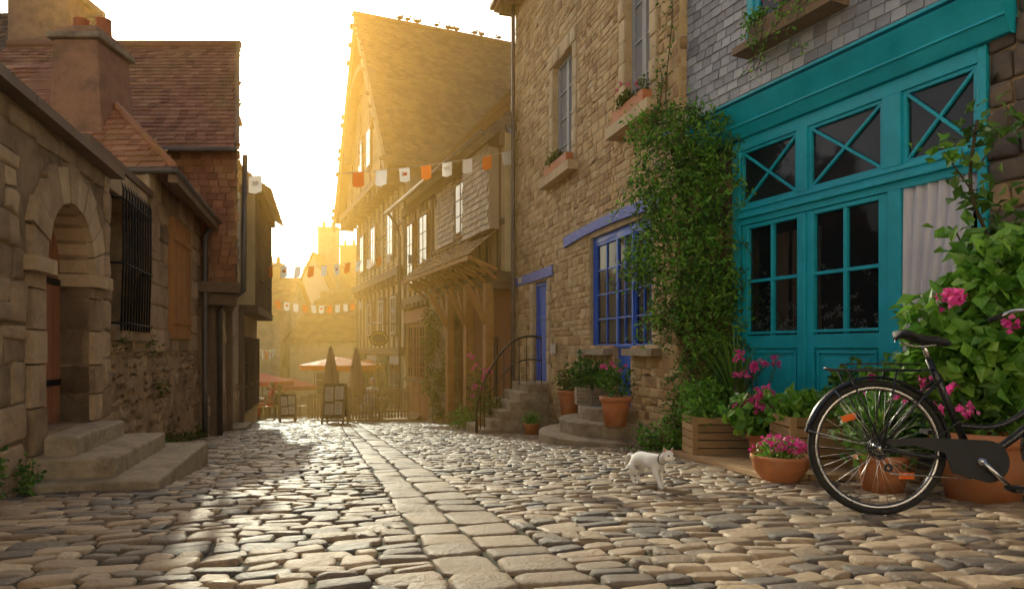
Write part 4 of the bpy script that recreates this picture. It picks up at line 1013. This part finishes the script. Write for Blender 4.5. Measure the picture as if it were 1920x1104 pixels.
pot('large_terracotta_pot_with_shrub',2.82,4.0,g(4.0),.27,.42,lambda m,x,y,z:(clump(m,(x+.08,y+.2,z+.45),(.44,.35,.46),1800,.13,'leafbright',asp=.62,shell=.4),clump(m,(x+.32,y+.2,z+.88),(.36,.3,.36),1000,.13,'leafbright',asp=.62),clump(m,(x-.05,y+.2,z+.1),(.46,.3,.32),1000,.1,'leaf',asp=.5),clump(m,(x+.4,y+.35,z+.45),(.4,.35,.8),1300,.13,'leaf',asp=.6),flowers(m,(x-.2,y,z+.74),.1,6,.06),flowers(m,(x-.3,y,z+.1),.22,16,.04),flowers(m,(x+.2,y-.1,z+.6),.28,7,.05)))
pot('terracotta_pot_with_fern',2.42,4.35,g(4.35),.17,.26,lambda m,x,y,z:(clump(m,(x,y,z+.12),(.28,.22,.24),600,.08,'leaf'),spikes(m,(x,y,z),40,.5,'leafbright',.012,.9)))
pot('terracotta_pot_with_geranium',2.85,5.0,g(5),.2,.3,lambda m,x,y,z:(clump(m,(x,y,z+.28),(.34,.28,.34),1000,.09,'leafbright',asp=.7),flowers(m,(x-.15,y-.2,z+.3),(.22,.1,.22),14,.05)))
mb=MB()
pts=smooth([(3.35,4.75,-.3),(3.3,4.7,.6),(3.4,4.7,1.2),(3.2,4.65,1.7),(3.28,4.7,2.2)])
tube(mb,pts,.012,'stem',6)
for q in pts[8:]:
    leaves(mb,np.array([q]*7)+NR.normal(size=(7,3))*[.09,.08,.06],.11,'leaf',asp=.55)
for a in ((2.98,4.6,1.95),(3.45,4.7,2.15),(3.1,4.65,1.4),(3.45,4.7,1.6)):
    tube(mb,[(3.28,4.7,a[2]-.3),a],.006,'stem',5); leaves(mb,np.array([a]*18)+NR.normal(size=(18,3))*.08,.11,'leafbright' if a[0]<3.2 else 'leaf',asp=.55)
mb.obj('tall_climbing_vine')
mb=MB()
Q=[Vector((1.78,7.5,0)),Vector((1.86,4.95,0)),Vector((3.4,4.75,0)),Vector((2.75,7.5,0))]
n=14
for i in range(n):
    t0=i/n+.004;t1=(i+1)/n-.008
    v=[]
    for zz in (0,.045):
        for a,b,t in ((0,3,t0),(0,3,t1),(1,2,t1),(1,2,t0)):
            p=Q[a].lerp(Q[b],t); v.append((p.x,p.y,g(p.y)+.015+zz))
    mb.add([v[4],v[5],v[6],v[7],v[0],v[1],v[2],v[3]],BF,'planterwood')
mb.obj('wooden_duckboard',bevel=.005)
pot('terracotta_pot_with_bush',P2(11.1,0,.3)[0],11.0,-.5,.2,.42,lambda m,x,y,z:clump(m,(x,y,z+.15),(.26,.25,.25),350,.08,'leafolive'))
pot('terracotta_pot_with_flowers',P2(9.1,0,.42)[0],9.0,-.44,.21,.4,lambda m,x,y,z:(clump(m,(x,y,z+.2),(.25,.25,.28),420,.07,'leaf'),flowers(m,(x,y,z+.35),(.22,.2,.15),8,.04)))
mb=MB()
wb(mb,.98,1.52,10.1,10.45,-.25,.0,'step')
clump(mb,(1.15,10.25,.22),(.3,.25,.3),600,.08,'leaf'); clump(mb,(1.42,10.2,.15),(.25,.2,.25),450,.08,'leafbright')
for i in range(12):
    for j in range(4): wb(mb,.99+i*.044,1.01+i*.044,10.093,10.0995,-.22+j*.055,-.19+j*.055,'dstone')
mb.obj('stone_planter_box')
pot('small_flower_pot',P2(12.2,0,.6)[0],12.2,g(12.2),.15,.22,lambda m,x,y,z:clump(m,(x,y,z+.08),(.2,.2,.14),250,.06,'leafbright'))
mb=MB()
bx=P2(15.0,0,.9); clump(mb,(bx[0],bx[1],-.5),(.3,.3,.8),900,.09,'leafolive'); clump(mb,(bx[0]-.3,bx[1],-.95),(.45,.4,.3),600,.08,'leafbright')
for i in range(16): flowers(mb,(bx[0]+R.uniform(-.2,.25),bx[1]-.25,R.uniform(-.7,.5)),.06,3,.05)
mb.obj('flowering_bush')
mb=MB()
for i in range(26): p=P3(R.uniform(19,20.7),R.uniform(-1.5,1.9),.45); clump(mb,p,(.25,.15,.3),90,.1,'leafolive')
mb.obj('ivy_on_pier')
mb=MB()
for z in (0,.18): wb(mb,-.7,-.15,13.2,13.7,g(13.4)+z,g(13.4)+z+.17,'planterwood')
clump(mb,(-.42,13.4,-.55),(.35,.3,.25),500,.08,'leafolive'); mb.obj('wooden_trough')
mb=MB()
for i in range(60):
    s=R.uniform(6.1,11.3); p=P6(s,g(s)+.03+abs(R.gauss(0,.05)),.08); clump(mb,p,(.1,.06,.07),18,.05,'leafolive')
for i in range(14):
    s=R.uniform(2.8,4.3); p=P5(s,g(s)+R.uniform(0,.4),.05); clump(mb,p,(.1,.04,.12),30,.045,'leaf')
for s,z in ((6.7,.7),(8.4,.1),(7.9,.65)): clump(mb,P6(s,z,.05),(.15,.06,.15),70,.05,'leafolive')
for i in range(30):
    s=R.uniform(8.4,12.5); p=P2(s,g(s)+.03,.06+R.uniform(0,.1)); clump(mb,p,(.1,.06,.07),16,.05,'leafolive')
mb.obj('wall_weeds')
mb=MB()
for i in range(10):
    s=24.4+i*.35; p=F4.p(s,-1.7,.5); clump(mb,p,(.25,.2,.25),80,.1,'leaf')
fb(mb,F4,24.3,28,-2.6,-1.9,.3,.7,'greywood'); mb.obj('window_trough')
# ================================================================ BICYCLE
E=empty('bicycle',(1.88,3.42,g(3.42)))
gy=g(3.42)
rot=math.radians(-4)
def bk(x,z,y=0):
    lean=.05
    return (1.88+x*math.cos(rot)-y*math.sin(rot), 3.42+x*math.sin(rot)+y*math.cos(rot)+z*lean, gy+.012+z)
def circ(cx,cz,r,n=48,y=0,a0=0,a1=2*math.pi): return [bk(cx+r*math.cos(a0+(a1-a0)*i/n),cz+r*math.sin(a0+(a1-a0)*i/n),y) for i in range(n if abs(a1-a0-2*math.pi)<1e-6 else n+1)]
WB=1.08; hz=.345
for nm,cx in (('rear_wheel',0),('front_wheel',WB)):
    mb=MB()
    tube(mb,circ(cx,hz,.327),.019,'rubber',10,True); tube(mb,circ(cx,hz,.306),.011,'chrome',8,True); tube(mb,circ(cx,hz,.298),.007,'blackpaint',6,True)
    for i in range(36):
        a=2*math.pi*i/36; b=a+(.5 if (i//2)%2 else -.5); y=.03 if i%2 else -.03
        tube(mb,[bk(cx+.028*math.cos(b),hz+.028*math.sin(b),y),bk(cx+.3*math.cos(a),hz+.3*math.sin(a),0)],.0013,'chrome',4)
    tube(mb,[bk(cx,hz,-.055),bk(cx,hz,-.03),bk(cx,hz,.03),bk(cx,hz,.055)],[.012,.03,.03,.012],'chrome',14)
    tube(mb,[bk(cx,hz,-.04),bk(cx,hz,.04)],.018,'blackpaint',12)
    if cx==0:
        for r_,y in ((.055,-.03),(.045,-.036),(.037,-.042)): tube(mb,circ(0,hz,r_,24,y),.004,'blackpaint',5,True)
        for i in range(8): a=i*.785; tube(mb,[bk(.02*math.cos(a),hz+.02*math.sin(a),-.035),bk(.055*math.cos(a),hz+.055*math.sin(a),-.03)],.004,'blackpaint',4)
    a=2.35; p=Vector(bk(cx+.2*math.cos(a),hz+.2*math.sin(a),-.012)); d=Vector(bk(1,0,0))-Vector(bk(0,0,0))
    beam(mb,p-d*.035-Vector((0,0,.0)),p+d*.035+Vector((0,0,.02)),.01,.03,'orange')
    a+=3.14; p=Vector(bk(cx+.2*math.cos(a),hz+.2*math.sin(a),-.012)); beam(mb,p-d*.035,p+d*.035,.01,.03,'orange')
    mb.obj(nm,parent=E)
mb=MB(); BP='blackpaint'
bb=(.47,.29); st=(.27,.80)
tube(mb,[bk(*bb),bk(.34,.62),bk(*st)],[.019,.018,.017],BP,10)
tube(mb,[bk(.27,.80),bk(.245,.88)],.013,'chrome',8)
for y in (-.055,.055):
    tube(mb,smooth([bk(0,hz,y),bk(.2,.31,y*.8),bk(bb[0],bb[1],y*.4)],5),.010,BP,8)
    tube(mb,[bk(0,hz,y),bk(.17,.56,y*.8),bk(.325,.70,y*.35)],.008,BP,8)
tube(mb,smooth([bk(bb[0],bb[1]),bk(.62,.36),bk(.8,.52),bk(.93,.76)],6),.020,BP,10)
tube(mb,smooth([bk(.40,.46),bk(.6,.46),bk(.78,.58),bk(.92,.84)],6),.014,BP,10)
tube(mb,[bk(.94,.72),bk(.895,.93)],.022,BP,10); tube(mb,[bk(.90,.9),bk(.87,1.05)],.014,'chrome',8)
for y in (-.05,.05): tube(mb,smooth([bk(.945,.70,y*.8),bk(1.0,.5,y),bk(WB,hz,y)],5),.011,BP,8)
tube(mb,smooth([bk(.80,1.02,-.29),bk(.86,1.06,-.24),bk(.91,1.05,-.1),bk(.88,1.04,0),bk(.91,1.05,.1),bk(.86,1.06,.24),bk(.80,1.02,.29)],5),.011,'chrome',8)
for y in (-.29,.29): tube(mb,[bk(.83,1.04,y*.97),bk(.76,1.01,y*1.03)],.016,'rubber',8)
def guard(cx,a0,a1):
    n=26;vs=[]
    for i in range(n+1):
        a=a0+(a1-a0)*i/n
        for y,r in ((-.028,.352),(-.018,.364),(0,.368),(.018,.364),(.028,.352)): vs.append(bk(cx+r*math.cos(a),hz+r*math.sin(a),y))
    mb.add(vs,[(i*5+j,i*5+j+1,(i+1)*5+j+1,(i+1)*5+j) for i in range(n) for j in range(4)],BP,.5,True)
guard(0,math.radians(-10),math.radians(168)); guard(WB,math.radians(25),math.radians(190))
for a in (2.9,2.2):
    for y in (-.04,.04): tube(mb,[bk(0,hz,y*1.3),bk(.36*math.cos(a),hz+.36*math.sin(a),y*.7)],.003,'chrome',4)
zr_=.742
for y in (-.06,-.02,.02,.06): tube(mb,[bk(-.22,zr_,y),bk(.2,zr_,y)],.006,BP,6)
for x in (-.22,-.1,.02,.12): tube(mb,[bk(x,zr_,-.06),bk(x,zr_,.06)],.005,BP,6)
tube(mb,smooth([bk(-.22,zr_,-.06),bk(-.25,zr_+.01,0),bk(-.22,zr_,.06)],4),.006,BP,6)
tube(mb,[bk(-.2,zr_+.03,-.065),bk(.0,zr_+.035,-.065),bk(.2,zr_+.03,-.065)],.005,BP,6)
for y in (-.065,.065):
    tube(mb,[bk(-.16,zr_,y),bk(-.005,hz+.02,y)],.005,BP,6); tube(mb,[bk(.08,zr_,y),bk(.005,hz+.02,y)],.005,BP,6)
tube(mb,[bk(.2,zr_,-.03),bk(.3,.745,-.01)],.006,BP,6)
def disc(cx,cz,r0,r1,y,mat,n=30):
    vs=[]
    for i in range(n):
        a=6.283*i/n
        for r in (r0,r1): vs+= [bk(cx+r*math.cos(a),cz+r*math.sin(a),y),bk(cx+r*math.cos(a),cz+r*math.sin(a),y-.006)]
    f=[]
    for i in range(n):
        j=(i+1)%n; f+=[(4*i+1,4*j+1,4*j+3,4*i+3),(4*i,4*i+2,4*j+2,4*j),(4*i+2,4*i+3,4*j+3,4*j+2),(4*i,4*j,4*j+1,4*i+1)]
    mb.add(vs,f,mat,.5)
disc(bb[0],bb[1],.03,.095,-.062,BP)
gp=[]
for i in range(13): a=-math.pi/2+math.pi*i/12; gp.append((bb[0]+.03+.105*math.cos(a),bb[1]+.105*math.sin(a)))
gp+=[(.2,.405),(.02,.395),(.01,.37),(.15,.365),(.3,.33),(.33,.23)]
vs=[bk(x,z,-.074) for x,z in gp]+[bk(x,z,-.068) for x,z in gp]; n=len(gp)
mb.add(vs,[tuple(range(n)),tuple(range(2*n-1,n-1,-1))]+[(i,(i+1)%n,n+(i+1)%n,n+i) for i in range(n)],'seatvinyl',.5)
for sx,y in ((1,-.085),(-1,.085)):
    e=(bb[0]+sx*.12,bb[1]-sx*.12); tube(mb,[bk(bb[0],bb[1],y),bk(e[0],e[1],y*1.1)],[.014,.010],'chrome' if sx>0 else BP,8)
    p0=bk(e[0],e[1],y*1.1);p1=bk(e[0],e[1],y*2.1); tube(mb,[p0,p1],.006,'chrome',6)
    a=Vector(bk(e[0]-.035,e[1],y*1.3));b_=Vector(bk(e[0]+.035,e[1],y*1.3)); beam(mb,(a+b_)/2+(Vector(p0)-Vector(p1))*.05,(a+b_)/2-(Vector(p0)-Vector(p1))*.95,.075,.022,'rubber')
tube(mb,[bk(bb[0],bb[1],-.09),bk(bb[0],bb[1],.09)],.018,'chrome',10)
tube(mb,[bk(0,.30,-.05),bk(.04,.22,-.05),bk(bb[0],bb[1]-.09,-.055)],.004,'chrome',5); disc(.03,.25,.008,.022,-.05,BP,12)
tube(mb,smooth([bk(.42,.5,-.03),bk(.2,.38,-.07),bk(.03,.36,-.06)],5),.003,BP,5)
tube(mb,[bk(.35,.28,.05),bk(.22,.05,.12)],.008,BP,6)
mb.obj('frame_and_fittings',parent=E)
mb=MB()
prof=[(-.13,.0,.03,.02),(-.12,.05,.055,.03),(-.08,.078,.06,.032),(-.03,.07,.055,.035),(.03,.042,.045,.036),(.09,.026,.04,.034),(.13,.018,.034,.028),(.145,.006,.03,.02)]
vs=[];ns=12
for (x,w,h,t) in prof:
    for k_ in range(ns):
        a=6.283*k_/ns; vs.append(bk(.235+x,.90+.02*(x<-.05)+ (h-.05)+.022*math.sin(a)*(t/.03),max(w,.01)*math.cos(a)))
mb.add(vs,[(i*ns+k_,i*ns+(k_+1)%ns,(i+1)*ns+(k_+1)%ns,(i+1)*ns+k_) for i in range(len(prof)-1) for k_ in range(ns)]+[tuple(range(ns)),tuple(range(7*ns,8*ns))],'seatvinyl',.5,True)
for y in (-.02,.02): tube(mb,smooth([bk(.14,.885,y),bk(.2,.865,y),bk(.28,.87,y),bk(.36,.885,y*.5)],4),.004,'chrome',5)
mb.obj('saddle',parent=E)
# ================================================================ CAT
cx,cy=.93,4.6; hd=math.radians(-67); E=empty('white_cat',(cx,cy,g(cy)+.014))
c_,s_=math.cos(hd),math.sin(hd)
def ct(a,b,h): return (a*c_-b*s_,a*s_+b*c_,h-(.08)*(a*s_+b*c_))
V=[(-.15,0,.186,.058),(-.06,0,.192,.058),(.04,0,.180,.058),(.12,0,.176,.054),(.165,0,.20,.040),(.20,0,.215,.036),
 (-.20,.01,.205,.020),(-.26,.02,.19,.013),(-.31,.04,.15,.012),(-.35,.06,.12,.012),(-.40,.08,.125,.008),
 (-.150,.035,.13,.042),(-.115,.042,.10,.027),(-.175,.042,.062,.014),(-.165,.042,.02,.012),(-.14,.042,.010,.013),
 (-.145,-.035,.13,.042),(-.085,-.042,.10,.027),(-.125,-.042,.062,.014),(-.10,-.042,.02,.012),(-.072,-.042,.010,.013),
 (.125,.034,.13,.031),(.105,.036,.10,.020),(.12,.036,.055,.014),(.122,.036,.02,.012),(.145,.036,.010,.014),
 (.13,-.034,.13,.031),(.155,-.036,.10,.020),(.19,-.036,.055,.014),(.205,-.036,.02,.012),(.23,-.036,.010,.014)]
Ed=[(0,1),(1,2),(2,3),(3,4),(4,5),(0,6),(6,7),(7,8),(8,9),(9,10),(0,11),(11,12),(12,13),(13,14),(14,15),(0,16),(16,17),(17,18),(18,19),(19,20),(3,21),(21,22),(22,23),(23,24),(24,25),(3,26),(26,27),(27,28),(28,29),(29,30)]
me=bpy.data.meshes.new('body'); me.from_pydata([ct(*v[:3]) for v in V],Ed,[]); me.materials.append(MATS['catfur'])
o=bpy.data.objects.new('body',me); COL.objects.link(o); o.parent=E
md=o.modifiers.new('skin','SKIN'); md.use_smooth_shade=True; md.branch_smoothing=.6
for i,v in enumerate(V): me.skin_vertices[0].data[i].radius=(v[3],v[3]*(1.12 if i<4 else 1))
me.skin_vertices[0].data[0].use_root=True
sb=o.modifiers.new('sub','SUBSURF'); sb.levels=2; sb.render_levels=2
mb=MB()
h0=(.238,0,.222)
def hb(dx,dy,dz,r,mat,seg=14):
    p=ct(h0[0]+dx,h0[1]+dy,h0[2]+dz); blob(mb,p,r,mat,.5,seg)
hb(0,0,0,(.044,.044,.039),'catfur',20); hb(.018,.018,-.014,(.022,.022,.018),'catfur'); hb(.018,-.018,-.014,(.022,.022,.018),'catfur'); hb(.034,0,-.013,(.016,.016,.013),'catfur'); hb(.028,0,-.024,(.013,.013,.009),'catfur')
hb(.050,0,-.008,(.004,.005,.003),'catpink',8)
for a in (-1,1):
    hb(.036,.018*a,.006,(.007,.007,.007),'eye',10)
    b0=[ct(h0[0]+.012,h0[1]+.006*a,h0[2]+.033),ct(h0[0]+.004,h0[1]+.043*a,h0[2]+.014),ct(h0[0]-.020,h0[1]+.024*a,h0[2]+.024)]; tp=ct(h0[0]+.006,h0[1]+.036*a,h0[2]+.062)
    mb.add(b0+[tp],[(0,1,3),(1,2,3),(2,0,3)],'catfur'); q=[tuple(Vector(x)*.8+Vector(tp)*.2+Vector((0.0,-.003,0))) for x in b0[:2]]
    mb.add(q+[tuple(Vector(tp)*.8+Vector(b0[0])*.1+Vector(b0[1])*.1+Vector((0,-.003,0)))],[(0,1,2)],'catpink')
co=[]
for i in range(20):
    a=6.283*i/20; co.append(ct(.190+.012*math.cos(a),.042*math.sin(a),.208+.042*math.cos(a)))
tube(mb,co,.0035,'board',5,True)
mb.obj('head_and_collar').parent=E
# ================================================================ sunlit haze over the lane
mh=bpy.data.materials.new('haze'); mh.use_nodes=True; nt=mh.node_tree; nt.nodes.remove(nt.nodes['Principled BSDF'])
vsn=nt.nodes.new('ShaderNodeVolumeScatter'); vsn.inputs['Color'].default_value=(1,.56,.13,1); vsn.inputs['Density'].default_value=.012; vsn.inputs['Anisotropy'].default_value=.64
nt.links.new(vsn.outputs[0],nt.nodes['Material Output'].inputs['Volume'])
hx=[(-45,8.7),(22,8.7),(22,75),(-45,75)]
hv=[(x,y,-7) for x,y in hx]+[(x,y,18) for x,y in hx]
me=bpy.data.meshes.new('morning_haze'); me.from_pydata(hv,[],[(3,2,1,0),(4,5,6,7),(0,1,5,4),(1,2,6,5),(2,3,7,6),(3,0,4,7)]); me.materials.append(mh); me.update()
COL.objects.link(bpy.data.objects.new('morning_haze',me))
# ================================================================ LIGHT / WORLD / CAMERA
AZ=math.radians(-21); EL=math.radians(23)
w=bpy.data.worlds.new('World'); bpy.context.scene.world=w; w.use_nodes=True; nt=w.node_tree
sk=nt.nodes.new('ShaderNodeTexSky'); sk.sky_type='NISHITA'; sk.sun_disc=False; sk.sun_elevation=EL; sk.sun_rotation=AZ; sk.dust_density=6; sk.air_density=1.0; sk.ozone_density=.3
nt.links.new(sk.outputs[0],nt.nodes['Background'].inputs[0]); nt.nodes['Background'].inputs[1].default_value=.15
sl=bpy.data.lights.new('sun','SUN'); sl.energy=5; sl.angle=math.radians(.6); sl.color=(1,.76,.46)
so=bpy.data.objects.new('sun',sl); COL.objects.link(so)
sd=Vector((math.sin(AZ)*math.cos(EL),math.cos(AZ)*math.cos(EL),math.sin(EL))); so.rotation_euler=sd.to_track_quat('Z','Y').to_euler()
cam=bpy.data.cameras.new('camera'); co=bpy.data.objects.new('camera',cam); COL.objects.link(co)
co.location=(0,0,CAMZ); co.rotation_euler=(math.radians(90),0,0); cam.sensor_width=36; cam.lens=36*1250/1920; cam.shift_y=(655-552)/1920; cam.clip_end=3000; cam.clip_start=.05
bpy.context.scene.camera=co
vs=bpy.context.scene.view_settings; vs.view_transform='Standard'; vs.look='None'; vs.exposure=0
